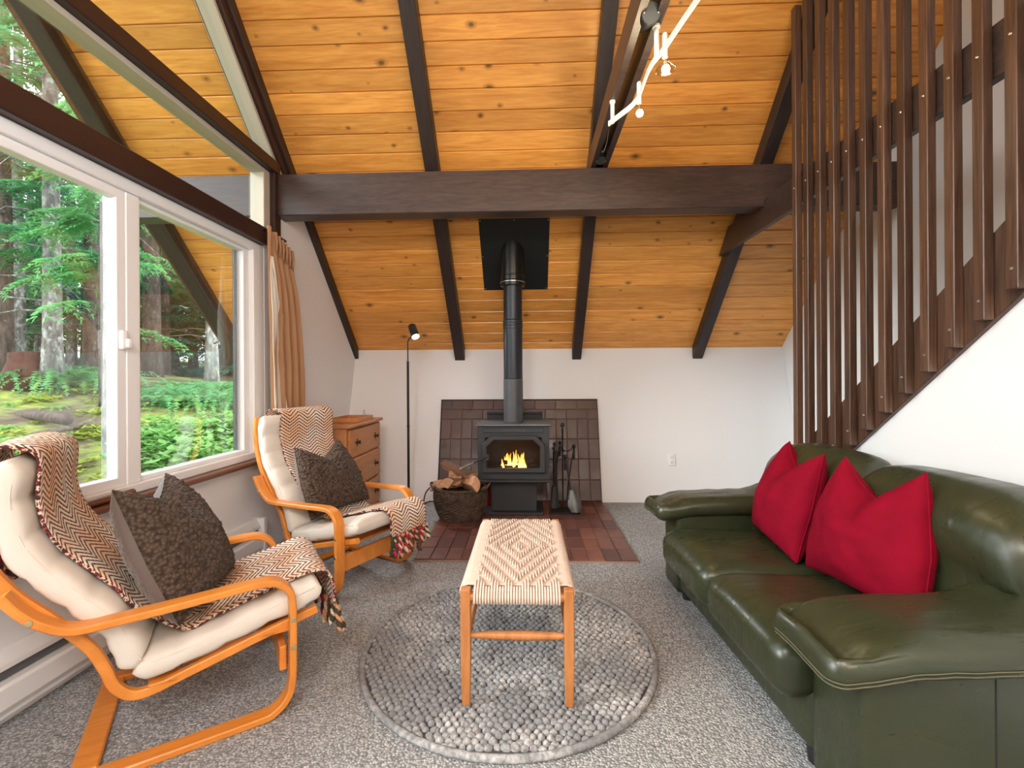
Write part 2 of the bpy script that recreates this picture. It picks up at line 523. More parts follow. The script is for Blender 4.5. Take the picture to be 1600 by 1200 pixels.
# ------------------------------------------------------------------ windows
tr1 = bx('trim_1', -1.99, -1.805, -1.2, 3.152, 2.142, 2.258, M['trim'], None, .006); tag(tr1, 'dark brown header above the large window', kind='structure')
tr2 = bx('trim_2', -1.99, -1.815, -1.2, 3.30, 2.705, 2.795, M['trim'], None, .006); tag(tr2, 'dark brown rail between the clerestory panes', kind='structure')
def rake_pts(o0, o1, zmin):
    ya = lambda o: YE - (zmin + o - ZE)/TAN
    return [(ya(o0), zmin), (YRIDGE, ZRIDGE - o0), (YRIDGE, ZRIDGE - o1), (ya(o1), zmin)]
mb = MB().prism(rake_pts(.12, .215, 2.72), -1.985, -1.83, 'x')
mb.prism([(2*YRIDGE - p[0], p[1]) for p in rake_pts(.0, .215, 2.72)], -1.985, -1.83, 'x')
tr3 = mb.build('trim_3', M['trim'], bevel=.004); tag(tr3, 'dark slanted trim along the roof edge of the window', kind='structure')
mb = MB().box(-1.99, -1.825, 3.262, 3.345, 2.0, 2.80)
tr4 = mb.build('trim_4', M['trim'], bevel=.004); tag(tr4, 'dark window post beside the curtain', kind='structure')
tr5 = bx('trim_5', -1.99, -1.785, -1.2, 3.125, .642, .67, M['sill'], None, .008); tag(tr5, 'varnished brown window sill', kind='structure')

w1 = thing('window_1', 'large white vinyl sliding window over the armchairs', None, (-1.9, 1.6, .67)); tag(w1, kind='structure')
mb = MB()
mb.ring_prism([(-1.2, .67), (3.165, .67), (3.165, 2.142), (-1.2, 2.142)], [(-1.1, .715), (3.045, .715), (3.045, 2.085), (-1.1, 2.085)], -1.97, -1.853, 'x')
mb.build('frame', M['white'], w1, bevel=.004)
mb = MB().box(-1.96, -1.868, 2.075, 2.15, .715, 2.085)
mb.build('mullion', M['white'], w1, bevel=.004)
mb = MB().ring_prism([(2.15, .715), (3.045, .715), (3.045, 2.085), (2.15, 2.085)], [(2.172, .737), (2.985, .737), (2.985, 2.063), (2.172, 2.063)], -1.945, -1.885, 'x')
mb.build('fixed_sash', M['white'], w1, bevel=.003)
mb = MB().ring_prism([(-.2, .715), (2.075, .715), (2.075, 2.085), (-.2, 2.085)], [(-.15, .758), (2.028, .758), (2.028, 2.042), (-.15, 2.042)], -1.925, -1.872, 'x')
mb.box(-1.96, -1.87, -.27, -.2, .715, 2.085)
sash = mb.build('sliding_sash', M['white'], w1, bevel=.003)
MB().box(-1.912, -1.906, -1.1, 2.07, .72, 2.08).build('pane', M['glass'], w1)
MB().box(-1.922, -1.916, 2.16, 3.04, .72, 2.08).build('pane', M['glass'], w1)
# screen track seen through the fixed pane
MB().box(-1.94, -1.93, 2.955, 2.984, .74, 2.06).build('screen_frame', M['black'], w1)
la = MB().softbox((-1.862, 2.052, 1.39), (.012, .016, .045), .008, 6)
la.softbox((-1.848, 2.062, 1.375), (.012, .012, .022), .006, 6)
la.build('latch', M['white'], w1, 60)
st = MB(); st.tube(curve([(-1.83, 1.55, .687), (-1.83, 2.02, .687), (-1.83, 2.045, .687)], 3), [.016]*6 + [.010], 10)
st.build('wooden_stop', M['sill'], w1, 40)

M['palewood'] = plain('weathered_frame', (.50, .46, .38), .5)
w2 = thing('window_2', 'clerestory strip window above the dark header', None, (-1.9, 1.6, 2.26)); tag(w2, kind='structure')
MB().ring_prism([(-1.2, 2.258), (3.262, 2.258), (3.262, 2.705), (-1.2, 2.705)], [(-1.14, 2.268), (3.185, 2.268), (3.185, 2.675), (-1.14, 2.675)], -1.96, -1.86, 'x').build('frame', M['palewood'], w2, bevel=.003)
MB().box(-1.915, -1.909, -1.15, 3.2, 2.262, 2.68).build('pane', M['glass'], w2)
w3 = thing('window_3', 'triangular gable window under the roof slope', None, (-1.9, 1.6, 2.795)); tag(w3, kind='structure')
r_ = rake_pts(.215, .255, 2.795)
mb = MB().prism(r_, -1.96, -1.855, 'x').prism([(2*YRIDGE - p[0], p[1]) for p in r_], -1.96, -1.855, 'x')
mb.build('frame', M['palewood'], w3, bevel=.003)
MB().prism([(YE - (2.795 + .24 - ZE)/TAN, 2.79), (YRIDGE, ZRIDGE - .24), (2*YRIDGE - (YE - (2.795 + .24 - ZE)/TAN), 2.79)], -1.915, -1.909, 'x').build('pane', M['glass'], w3)

# baseboard heater
ht = thing('baseboard_heater', 'long white electric baseboard heater under the window', 'heater', (-1.82, 1.3, 0))
mb = MB().prism([(-1.85, .045), (-1.85, .27), (-1.83, .27), (-1.805, .225), (-1.805, .205), (-1.835, .205), (-1.835, .165), (-1.79, .165), (-1.783, .155), (-1.783, .085), (-1.80, .06), (-1.80, .045)], -1.0, 3.05, 'y')
mb.build('cover', M['whitemetal'], ht, bevel=.002)
MB().box(-1.834, -1.822, -.98, 3.03, .168, .203).build('fins', plain('dark_grey_fins', (.16,.17,.18), .5, .5), ht)
MB().box(-1.852, -1.779, 3.03, 3.06, .043, .272).box(-1.852, -1.779, -1.01, -.98, .043, .272).build_each('end_cap', M['whitemetal'], ht, bevel=.002)

# ------------------------------------------------------------------ hearth and tile panel
def tilemat():
    t = NT('brown_quarry_tile'); t.bsdf(Roughness=.32)
    oi = t.n('ShaderNodeObjectInfo'); co = t.coords('Object', (1,1,1), 3.0)
    n1 = t.noise(co, 5, 5); 
    c = t.ramp(oi.outputs['Random'], [(0, (.048, .020, .017)), (.5, (.066, .027, .021)), (1, (.092, .038, .028))])
    c = t.mix(t.ramp(n1, [(.4, (0,0,0)), (.75, (.6,.6,.6))]), c, (.045, .022, .02))
    t.col(c); t.bump(t.noise(co, 30, 4), .12, .003); t.l(t.ramp(n1, [(.3, (.25,)*3), (.7, (.5,)*3)]), t.b.inputs['Roughness'])
    return t.m
M['tile'] = tilemat()
def tilemat2():
    t = NT('terracotta_floor_tile'); t.bsdf(Roughness=.42)
    oi = t.n('ShaderNodeObjectInfo'); co = t.coords('Object', (1,1,1), 3.0)
    n1 = t.noise(co, 7, 5)
    c = t.ramp(oi.outputs['Random'], [(0, (.095, .040, .036)), (.5, (.15, .058, .045)), (1, (.21, .085, .055))])
    c = t.mix(t.ramp(n1, [(.45, (0,0,0)), (.8, (.7,.7,.7))]), c, (.06, .03, .03))
    t.col(c); t.bump(t.noise(co, 26, 5), .2, .004)
    return t.m
M['floortile'] = tilemat2()
M['grout'] = plain('tan_grout', (.24, .16, .13), .85, bump=(90, .3, .003))
M['grout2'] = plain('pale_grout', (.30, .21, .17), .85, bump=(90, .3, .003))

def tile_mesh(w, h, th, mat):
    mb = MB(); e = .004
    mb.add([(0,0,0),(w,0,0),(w,h,0),(0,h,0),(0,0,th-e),(w,0,th-e),(w,h,th-e),(0,h,th-e),(e,e,th),(w-e,e,th),(w-e,h-e,th),(e,h-e,th)],
           [(0,3,2,1),(0,1,5,4),(1,2,6,5),(2,3,7,6),(3,0,4,7),(4,5,9,8),(5,6,10,9),(6,7,11,10),(7,4,8,11),(8,9,10,11)])
    me = bpy.data.meshes.new('tile'); me.from_pydata(mb.v, [], mb.f); me.materials.append(mat); return me

hearth = bx('hearth', -.765, .712, 2.995, 4.458, -.03, .012, M['grout2'], None, .002)
tag(hearth, 'terracotta tile hearth on the carpet in front of the stove', 'hearth')
cw = (1.477 - .012)/14; rl = 1.463/7; g = .004
tm = tile_mesh(cw - g, rl - g, .012, M['floortile'])
for i in range(14):
    for j in range(7):
        o = bpy.data.objects.new('tile', tm); COL.objects.link(o); o.parent = hearth
        oy = (.5*rl if i % 2 else 0)*0
        o.location = (-.765 + .006 + i*cw + g/2, 2.995 + j*rl + g/2 + oy, .009 + rnd.uniform(-.001, .0012))
        o.rotation_euler = (rnd.uniform(-.004, .004), rnd.uniform(-.004, .004), rnd.uniform(-.006, .006))

# tile panel leaning with the wall: local frame (x, up along wall, out of wall)
LEAN = math.atan2(YE - YB, ZE)
MW = Matrix(((1, 0, 0, 0), (0, sin(LEAN), -cos(LEAN), YB - .001), (0, cos(LEAN), sin(LEAN), .014), (0, 0, 0, 1)))
pan = MB()
pan.box(-.888, .70, 0, 1.0, 0, .018)
pan.v = [tuple(MW @ Vector(p)) for p in pan.v]
panel = pan.build('tile_panel', M['grout'], bevel=.003)
tag(panel, 'dark brown tiled heat shield on the wall behind the stove', 'tile panel')
edge = MB().box(-.892, -.886, 0, 1.004, 0, .03).box(.698, .704, 0, 1.004, 0, .03).box(-.892, .704, 1.0, 1.006, 0, .03)
edge.v = [tuple(MW @ Vector(p)) for p in edge.v]
edge.build_each('edging', M['rubber'], panel)
tw = .106
hm = tile_mesh(2*tw - g, .099 - g, .012, M['tile']); vm = tile_mesh(tw - g, .20 - g, .012, M['tile']); hh = tile_mesh(tw - g, .099 - g, .012, M['tile'])
def put(me, x, y):
    o = bpy.data.objects.new('tile', me); COL.objects.link(o); o.parent = panel
    o.matrix_basis = MW @ Matrix.Translation((x + g/2, y + g/2, .012 + rnd.uniform(-.001, .001))) @ Matrix.Rotation(rnd.uniform(-.003, .003), 4, 'X')
x0 = -.886
for j in range(4):
    for i in range(15):
        if x0 + i*tw + tw > .71: continue
        put(vm, x0 + i*tw, j*.20 + (0 if i % 4 else 0))
for j in range(2):
    y = .80 + j*.099
    x = x0
    if j == 1: put(hh, x, y); x += tw
    while x + 2*tw < .708:
        put(hm, x, y); x += 2*tw
    if x + tw < .708: put(hh, x, y)

# ------------------------------------------------------------------ wood stove
M['iron'] = plain('charcoal_stove_paint', (.035, .037, .041), .5, .2, bump=(150, .15, .002), var=.15)
M['iron2'] = plain('worn_grey_stove_top', (.085, .088, .095), .42, .3, bump=(80, .15, .002), var=.4)
M['firebrick'] = plain('sooty_firebrick', (.045, .034, .028), .9, bump=(30, .4, .01), var=.5)
SX = -.127
stove = thing('wood_stove', 'black pedestal wood stove with a fire behind its glass door', 'stove', (SX, 4.1, .02))
SF, SB = 3.90, 4.30
bx('base_plate', SX - .258, SX + .258, 3.955, 4.33, .02, .045, M['iron'], stove, .006)
bx('pedestal', SX - .2, SX + .2, 4.0, 4.26, .045, .325, M['iron'], stove, .006)
mb = MB()
t_ = .03
mb.box(SX - .305, SX - .305 + t_, SF + .02, SB, .32, .80); mb.box(SX + .305 - t_, SX + .305, SF + .02, SB, .32, .80)
mb.box(SX - .275, SX + .275, SB - t_, SB, .32, .80); mb.box(SX - .275, SX + .275, SF + .02, SB - t_, .32, .36)
mb.box(SX - .275, SX + .275, SF + .02, SB - t_, .77, .80)
mb.build('firebox', M['iron'], stove, bevel=.004)
mb = MB().box(SX - .274, SX + .274, SB - t_ - .02, SB - t_ - .001, .37, .765).box(SX - .274, SX - .25, SF + .08, SB - .05, .37, .765).box(SX + .25, SX + .274, SF + .08, SB - .05, .37, .765).box(SX - .25, SX + .25, SF + .05, SB - .05, .361, .385)
mb.build_each('firebrick', M['firebrick'], stove)
# face frame with the door opening
o_ = [(SX - .305, .32), (SX + .305, .32), (SX + .305, .80), (SX - .305, .80)]
i_ = [(SX - .24, .43), (SX + .24, .43), (SX + .24, .70), (SX - .24, .70)]
MB().ring_prism(o_, i_, SF, SF + .02, 'y').build('face', M['iron'], stove, bevel=.003)
mb = MB().prism([(SF - .03, .80), (SF - .025, .818), (SB + .01, .818), (SB + .01, .80)], SX - .322, SX + .322, 'x')
mb.build('top_plate', M['iron2'], stove, bevel=.004)
mb = MB().prism([(SF - .055, .345), (SF - .055, .332), (SF, .318), (SF, .35)], SX - .298, SX + .298, 'x')
mb.build('ash_lip', M['iron'], stove, bevel=.003)
np_ = bx('name_plate', SX - .255, SX + .255, SF - .012, SF, .742, .782, M['iron'], stove, .003)
orn = MB()
for k in range(17):
    a = (k - 8)*.0115
    orn.tube([(SX + a, SF - .013, .757 + .007*sin(k*1.9)), (SX + a + .009, SF - .014, .768 + .005*cos(k*2.3))], .0026, 6)
orn.build('embossing', M['iron2'], np_)
door_o = [(SX - .267, .405), (SX + .267, .405), (SX + .267, .645), (SX + .19, .722), (SX - .19, .722), (SX - .267, .645)]
door_i = [(SX - .226, .446), (SX + .226, .446), (SX + .226, .625), (SX + .168, .682), (SX - .168, .682), (SX - .226, .625)]
door = MB().ring_prism(door_o, door_i, SF - .035, SF - .002, 'y').build('door', M['iron'], stove, bevel=.006)
MB().prism(door_i, SF - .02, SF - .014, 'y').build('door_glass', M['stoveglass'], door)
hb = MB().prism([(SX - .262, .50), (SX - .205, .515), (SX - .205, .565), (SX - .262, .58)], SF - .05, SF - .034, 'y')
hb.build('latch_plate', M['iron'], door, bevel=.004)
h0, h1 = V(SX - .22, SF - .05, .545), V(SX - .445, SF - .13, .455)
hd = MB().tube([h0, h0.lerp(h1, .5), h1], .006, 8)
handle = hd.build('handle', M['black'], door, 60)
co_ = []
ax = (h1 - h0).normalized(); u_ = ax.orthogonal().normalized(); w_ = ax.cross(u_)
for k in range(161):
    tt = .5 + .5*k/160; ang = k/160*2*pi*15
    co_.append(h0.lerp(h1, tt) + (u_*cos(ang) + w_*sin(ang))*.0095)
MB().tube(co_, .0032, 5).build('coil_grip', M['steel'], handle, 60)
MB().tube([(SX - .30, SF + .03, .375), (SX - .335, SF - .01, .372)], .006, 8).lathe([(0, -.012), (.012, -.006), (.012, .006), (0, .012)], (SX - .34, SF - .016, .372), 10, Matrix.Rotation(pi/2, 4, 'X')).build('damper_knob', M['black'], stove, 50)
mb = MB().box(SX - .262, SX + .262, 4.335, 4.345, .30, .885).prism([(4.30, .872), (4.30, .886), (4.345, .895), (4.345, .88)], SX - .262, SX + .262, 'x')
mb.build('heat_shield', M['black'], stove, bevel=.002)

# fire inside: logs, embers and flames
M['char'] = plain('charred_log', (.02, .014, .011), .9, bump=(40, .6, .01))
fire = thing('fire', 'burning fire of orange flames and charred logs inside the stove', 'fire', (SX, 4.03, .385))
for k, (x, y, z, a, r) in enumerate(((-.07, 4.06, .41, .15, .032), (.08, 4.02, .415, -.2, .035), (.0, 4.10, .44, .05, .03), (.03, 4.05, .465, -.35, .026))):
    d = V(cos(a), sin(a)*.4, .05).normalized()
    MB().tube([V(SX + x, y, z) - d*.15, V(SX + x, y, z) - d*.05, V(SX + x, y, z) + d*.06, V(SX + x, y, z) + d*.15], [r*.9, r, r*1.02, r*.85], 9).build('charred_log', M['char'], fire, 50)
t = NT('flame'); e = t.n('ShaderNodeEmission'); co = t.coords('Generated')
sx = t.n('ShaderNodeSeparateXYZ'); t.l(co, sx.inputs[0])
t.l(t.ramp(sx.outputs[2], [(0, (1, .30, .03)), (.3, (1, .62, .16)), (.65, (1, .48, .07)), (1, (1, .22, .02))]), e.inputs[0])
e.inputs[1].default_value = 2.6
tr = t.n('ShaderNodeBsdfTransparent'); ad = t.n('ShaderNodeMixShader'); lw = t.n('ShaderNodeLayerWeight'); lw.inputs[0].default_value = .35
t.l(t.ramp(lw.outputs['Facing'], [(.25, (0,0,0)), (.85, (1,1,1))]), ad.inputs[0])
t.l(e.outputs[0], ad.inputs[1]); t.l(tr.outputs[0], ad.inputs[2]); t.l(ad.outputs[0], t.out.inputs[0])
M['flame'] = t.m
M['ember'] = emit('glowing_ember', (1, .25, .03), 3.5)
fr_ = random.Random(3)
for k in range(34):
    x = SX + .015 + fr_.uniform(-.125, .145); y = 3.99 + fr_.uniform(0, .1); c_ = 1 - abs(x - SX - .01)/.17
    hgt = (.04 + .17*c_*fr_.uniform(.35, 1.1)); w = fr_.uniform(.008, .019)
    ph = fr_.uniform(0, 6); rings = []
    for q in range(9):
        tt = q/8; r = w*(sin(pi*min(1, tt*.86 + .14))**.9)*(1 - tt*.55) + .0008
        cx = x + .012*sin(ph + tt*4)*tt; cy = y + .008*cos(ph + tt*3)*tt
        rings.append([(cx + r*cos(2*pi*i/9), cy + r*.6*sin(2*pi*i/9), .40 + hgt*tt) for i in range(9)])
    MB().loft(rings).build('flame', M['flame'], fire, 179)
em = MB()
for k in range(40):
    x = SX + .01 + fr_.gauss(0, .08); y = 3.98 + fr_.uniform(0, .12)
    em.lathe([(0, 0), (.008, .003), (.006, .01), (0, .013)], (x, y, .387 + fr_.uniform(0, .03)), 6)
tag(em.build('embers', M['ember'], fire), kind='stuff')
lamp_light('fire_glow', (SX, 4.02, .5), .5, (1, .5, .15), .08, fire)

# stovepipe and ceiling plate
M['pipe'] = plain('blue_black_stovepipe', (.030, .034, .042), .38, .5, bump=(60, .08, .002), var=.25)
PX, PY = -.131, 4.08
pipe = thing('stovepipe', 'tall black stovepipe rising from the stove to the ceiling plate', 'stovepipe', (PX, PY, .82))
def cyl(name, r, z0, z1, mat, n=32, e=.004):
    return MB().lathe([(r - e, z0), (r, z0 + e), (r, z1 - e), (r - e, z1)], (PX, PY, 0), n).build(name, mat, pipe, 40)
MB().lathe([(.075, .82), (.0865, .82), (.0865, 1.195), (.075, 1.195)], (PX, PY, 0), 32).build('lower_pipe', M['iron2'], pipe, 40)
cyl('middle_pipe', .084, 1.197, 1.66, M['pipe'])
cyl('pipe_seam', .0868, 1.196, 1.205, M['pipe'])
cyl('pipe_joint', .0865, 1.64, 1.72, M['pipe'])
cyl('pipe_ridge', .089, 1.665, 1.675, M['pipe']); cyl('pipe_ridge', .089, 1.69, 1.70, M['pipe'])
cyl('upper_pipe', .083, 1.72, 2.06, M['pipe'])
M['gloss_black'] = plain('glossy_black_pipe', (.012, .013, .012), .28, .3, bump=(50, .15, .003))
cyl('collar', .108, 2.02, 2.065, M['gloss_black']); cyl('collar_band', .112, 2.05, 2.058, M['steel'], e=.002)
cyl('telescoping_sleeve', .105, 2.065, 2.44, M['gloss_black']); cyl('collar', .110, 2.105, 2.12, M['gloss_black'])
mb = MB(); d_ = .007
u1 = (YE - 3.842)/CS; u2 = (YE - 4.346)/CS
def RP(x, u, n_): return (x, YE - u*CS - n_*SN, ZE + u*SN - n_*CS)
mb.add([RP(-.408, u2, .0), RP(.19, u2, .0), RP(.19, u1, .0), RP(-.408, u1, .0), RP(-.408, u2, d_), RP(.19, u2, d_), RP(.19, u1, d_), RP(-.408, u1, d_)],
       [(0,1,2,3),(4,7,6,5),(0,4,5,1),(1,5,6,2),(2,6,7,3),(3,7,4,0)])
plate = mb.build('ceiling_plate', plain('matte_black_plate', (.010, .013, .013), .5, .2), pipe)
sc_ = MB()
for x in (-.395, -.11, .177):
    for u in (u2 + .015, (u1 + u2)/2, u1 - .015):
        if x == -.11 and u == (u1 + u2)/2: continue
        p = Vector(RP(x, u, d_)); sc_.lathe([(.005, 0), (.004, .003), (0, .004)], p, 8, Matrix.Rotation(pi - math.atan2(SN, CS) + 0, 4, 'X'))
sc_.build_each('screw', M['steel'], plate)

# ------------------------------------------------------------------ firewood basket
t = NT('dark_wicker'); t.bsdf(Roughness=.7); co = t.coords()
t.col(t.ramp(t.noise(co, 22, 4), [(.3, (.028, .016, .010)), (.7, (.12, .072, .045))])); t.bump(t.noise(co, 90, 3), .3, .003)
M['wicker'] = t.m
BX, BY = -.575, 3.86
basket = thing('firewood_basket', 'oval dark wicker basket full of split firewood beside the stove', 'basket', (BX, BY, .02))
def basket_r(z):   # half axes at a height
    k = z/.255
    return .165 + .05*sin(min(1, k*1.15)*pi/2) + .012*sin(k*pi), .115 + .04*sin(min(1, k*1.15)*pi/2) + .01*sin(k*pi)
nst = 44
rows = 22
wv = MB()
for j in range(rows):
    z = .012 + j*.0113
    pts = []
    for i in range(nst*2):
        a = 2*pi*i/(nst*2); rx, ry = basket_r(z)
        off = .0045*(1 if ((i//2 + j) % 2) else -1)
        zz = z + .012*cos(a)**2*(j/rows)
        pts.append((BX + (rx + off)*cos(a), BY + (ry + off)*sin(a), .022 + zz + .0015*sin(i*1.7 + j)))
    wv.tube(pts, .0062, 5, closed=True)
tag(wv.build('weave', M['wicker'], basket, 80), kind='stuff')
sk = MB()
for i in range(nst):
    a = 2*pi*(i + .5)/nst
    sk.tube([(BX + basket_r(z)[0]*cos(a), BY + basket_r(z)[1]*sin(a), .024 + z) for z in (.0, .06, .12, .18, .25)], .004, 5)
sk.lathe([(.001, .022), (1, .022), (1, .03), (.001, .03)], (0, 0, 0), 40)
base0 = len(sk.v) - 160
for k in range(base0, len(sk.v)):
    p = sk.v[k]; sk.v[k] = (BX + p[0]*.17, BY + p[1]*.12, p[2])
tag(sk.build('stakes', M['wicker'], basket, 60), kind='stuff')
rim = MB()
for ph in (0, pi):
    pts = []
    for i in range(120):
        a = 2*pi*i/120; rx, ry = basket_r(.255)
        pts.append((BX + (rx + .007*cos(a*24 + ph))*cos(a), BY + (ry + .007*cos(a*24 + ph))*sin(a), .280 + .012*cos(a)**2 + .007*sin(a*24 + ph)))
    rim.tube(pts, .0085, 6, closed=True)
rim.build('rim', M['wicker'], basket, 80)
hn = MB()
for sg in (-1, 1):
    hn.tube(curve([(BX + sg*.22, BY - .06, .285), (BX + sg*.245, BY - .035, .315), (BX + sg*.25, BY, .325), (BX + sg*.245, BY + .035, .315), (BX + sg*.22, BY + .06, .285)], 5), .008, 7)
hn.build_each('handle', M['wicker'], basket, smooth=80)

M['logcut'] = wood('split_pine_face', (.42, .20, .10), (.66, .38, .22), (3, 16, 16), .75, 6.0, bump=.5, hue_rand=.2)
M['bark'] = plain('log_bark', (.12, .065, .04), .95, bump=(40, .8, .01), var=.4)
def log(c, d, L, r, roll, label, name='split_log'):
    d = Vector(d).normalized(); u = d.cross(V(0,0,1)).normalized(); w = u.cross(d)
    lo = thing(name, label, 'log', c, 'split logs in the wicker basket')
    def cross(rr):
        p = [(0, -.42*rr)]
        for k in range(7):
            a = radians(35 + k*110/6); p.append((rr*cos(a), rr*sin(a) - .42*rr))
        return p
    rl_ = random.Random(hash(label) % 1000)
    rings = []; barkr = []
    cs = cross(r)
    for k in range(6):
        t2 = -L/2 + L*k/5; j = rl_.uniform(-.003, .003)
        ring = []
        for (a, b) in cs:
            aa = a*cos(roll) - b*sin(roll); bb = a*sin(roll) + b*cos(roll)
            ring.append(Vector(c) + d*t2 + u*(aa + j) + w*(bb + rl_.uniform(-.0015, .0015)))
        rings.append(ring)
    MB().loft(rings).build('wood', M['logcut'], lo, 25)
    br_ = []
    for k, ring in enumerate(rings):
        cen = sum(ring, V(0,0,0))/len(ring)
        outer = [p + (p - cen).normalized()*.004 for p in ring[1:]]
        br_.append(outer + [p - (p - cen).normalized()*.001 for p in ring[1:]][::-1])
    MB().loft(br_).build('bark', M['bark'], lo, 40)
log((BX - .13, BY - .02, .335), (.8, -.55, .28), .30, .075, 2.6, 'pale split log at the window end of the wicker basket')
log((BX - .03, BY - .03, .33), (-.35, -.85, .12), .30, .085, -.3, 'split log lying foremost across the wicker basket')
log((BX + .07, BY - .045, .335), (.45, -.8, .10), .30, .08, 1.5, 'split log with bark side towards the stove, in the basket')
log((BX - .02, BY + .02, .415), (.8, -.5, -.22), .32, .08, .2, 'topmost split log on the basket pile')
log((BX + .04, BY + .07, .36), (1, .12, -.1), .30, .07, .8, 'split log at the rear of the basket pile')

ext = thing('red_canister', 'slim red canister half hidden between basket and stove', 'canister', (-.378, 4.19, .02))
MB().lathe([(.0, .02), (.034, .022), (.036, .04), (.036, .24), (.026, .27), (.012, .28), (0, .281)], (-.385, 4.19, 0), 20).build('cylinder', plain('red_enamel', (.45, .012, .015), .35), ext, 40)
MB().lathe([(.012, .28), (.014, .30), (.008, .315), (0, .316)], (-.385, 4.19, 0), 12).build('valve', M['black'], ext, 40)

# ------------------------------------------------------------------ fireplace tools
TX, TY = .305, 4.10
stand = thing('tool_stand', 'black iron fireplace tool stand beside the stove', 'tool stand', (TX, TY, .02))
mb = MB().prism([(TX - .13, TY - .10), (TX + .14, TY - .10), (TX + .10, TY + .08), (TX - .09, TY + .08)], .02, .034, 'z'); mb.build('base', M['black'], stand, bevel=.004)
MB().tube([(TX, TY, .03), (TX, TY, .76)], .007, 8).build('pole', M['black'], stand, 60)
kn = MB()
for k in range(5): kn.lathe([(.004, -.009), (.012, 0), (.004, .009)], (TX, TY, .665 + k*.02), 10)
kn.lathe([(0, -.022), (.016, -.012), (.020, 0), (.016, .012), (0, .022)], (TX, TY, .785), 14)
kn.build('finial', M['black'], stand, 60)
hk = MB()
for a in (-.2, 1.6, pi, -1.6):
    hk.tube(curve([(TX, TY, .56), (TX + .05*cos(a), TY - .05*sin(a), .555), (TX + .085*cos(a), TY - .085*sin(a), .57), (TX + .09*cos(a), TY - .09*sin(a), .59)], 4), .005, 7)
hk.build_each('hook', M['black'], stand, smooth=60)
def tool(name, label, x, y, ztop, lean):
    o = thing(name, label, 'fireplace tool', (x, y, .05))
    x2, y2 = x + lean[0], y + lean[1]
    MB().tube([(x, y, ztop), (x*.5 + x2*.5, y*.5 + y2*.5, ztop*.5 + .14), (x2, y2, .22)], .006, 8).build('rod', M['black'], o, 60)
    MB().lathe([(.0, -.02), (.012, -.012), (.018, 0), (.012, .012), (0, .02)], (x, y, ztop + .02), 14).tube([(x, y, ztop - .10), (x, y, ztop)], .010, 8).build('knob', M['black'], o, 60)
    return o, x2, y2
o, x2, y2 = tool('shovel', 'small ash shovel with a grey metal blade hanging on the tool stand', TX + .015, TY - .085, .50, (.045, -.02))
rings = []
for k in range(9):
    t2 = k/8; w = .03 + .03*sin(min(1, t2*1.3)*pi/2) - (.02*max(0, t2 - .8)/.2); z = .235 - .18*t2; y = y2 - .05*t2
    rings.append([(x2 + .012 + w*s2 + .03*t2, y - .018*(1 - s2*s2) , z) for s2 in (-1, -.5, 0, .5, 1)] + [(x2 + .012 + w*s2 + .03*t2, y - .018*(1 - s2*s2) + .004, z) for s2 in (1, .5, 0, -.5, -1)])
MB().loft(rings).build('blade', plain('scuffed_grey_steel', (.10, .10, .095), .4, .6, bump=(30, .3, .004), var=.4), o, 60)
o, x2, y2 = tool('hearth_brush', 'black hearth brush on the tool stand, next to the stove', TX - .075, TY - .035, .60, (.0, .0))
MB().tube([(TX - .075, TY - .035, .56), (TX - .07, TY - .035, .25)], [.016, .018], 10).build('handle', M['black'], o, 60)
rings = [[(TX - .075 + a*.03*cos(2*pi*i/12)*s3, TY - .035 + .02*sin(2*pi*i/12)*s3, z) for i in range(12)] for a, s3, z in ((1, .7, .26), (1, 1, .22), (1, 1.3, .06))]
MB().loft(rings).build('bristles', M['rubber'], o, 60)
o, x2, y2 = tool('poker', 'thin black poker on the tool stand hook farthest from the stove', TX + .10, TY - .01, .58, (-.06, -.02))
MB().tube([(x2, y2, .22), (x2 - .01, y2, .07)], .005, 7).tube(curve([(x2 - .005, y2, .14), (x2 + .015, y2, .12), (x2 + .02, y2, .09)], 4), .004, 6).build('hooked_tip', M['black'], o, 60)
o, x2, y2 = tool('tongs', 'black fire tongs at the rear of the tool stand', TX - .02, TY + .06, .60, (-.06, .0))
MB().tube([(x2, y2, .24), (x2 - .02, y2, .15), (x2 - .01, y2, .06)], .004, 6).tube([(x2, y2, .24), (x2 + .02, y2, .15), (x2 + .01, y2, .06)], .004, 6).build('jaws', M['black'], o, 60)

# ------------------------------------------------------------------ floor lamp, dresser, outlet
LX, LY = -1.125, 4.27
fl = thing('floor_lamp', 'slim black floor lamp with a lit spot head near the corner', 'floor lamp', (LX, LY, 0))
MB().lathe([(0, 0), (.125, .0), (.13, .008), (.125, .022), (.02, .028), (0, .03)], (LX, LY, 0), 36).build('base', M['black'], fl, 40)
MB().lathe([(.0115, .025), (.0115, .75), (.0135, .752), (.0135, .768), (.0115, .77), (.0115, 1.37), (.0, 1.372)], (LX, LY, 0), 14).build('pole', M['black'], fl, 40)
MB().tube(curve([(LX, LY, 1.36), (LX, LY, 1.50), (LX + .004, LY - .004, 1.56), (LX + .03, LY - .01, 1.592), (LX + .06, LY - .015, 1.60)], 6), .006, 8).build('gooseneck', M['black'], fl, 60)
hd_c = V(LX + .065, LY - .03, 1.645); hd_ax = V(.38, -.42, -.82).normalized()
q = hd_ax.to_track_quat('Z', 'Y').to_matrix().to_4x4()
M['head'] = plain('blue_black_lamp_head', (.05, .07, .10), .25, .7)
MB().lathe([(0, -.075), (.033, -.072), (.038, -.065), (.038, .06), (.035, .06), (.033, .05), (0, .045)], hd_c, 24, q).build('lamp_head', M['head'], fl, 40)
MB().lathe([(0, .046), (.031, .05), (.030, .064), (.016, .07), (0, .071)], hd_c, 20, q).build('bulb', M['bulb_cool'], fl, 60)
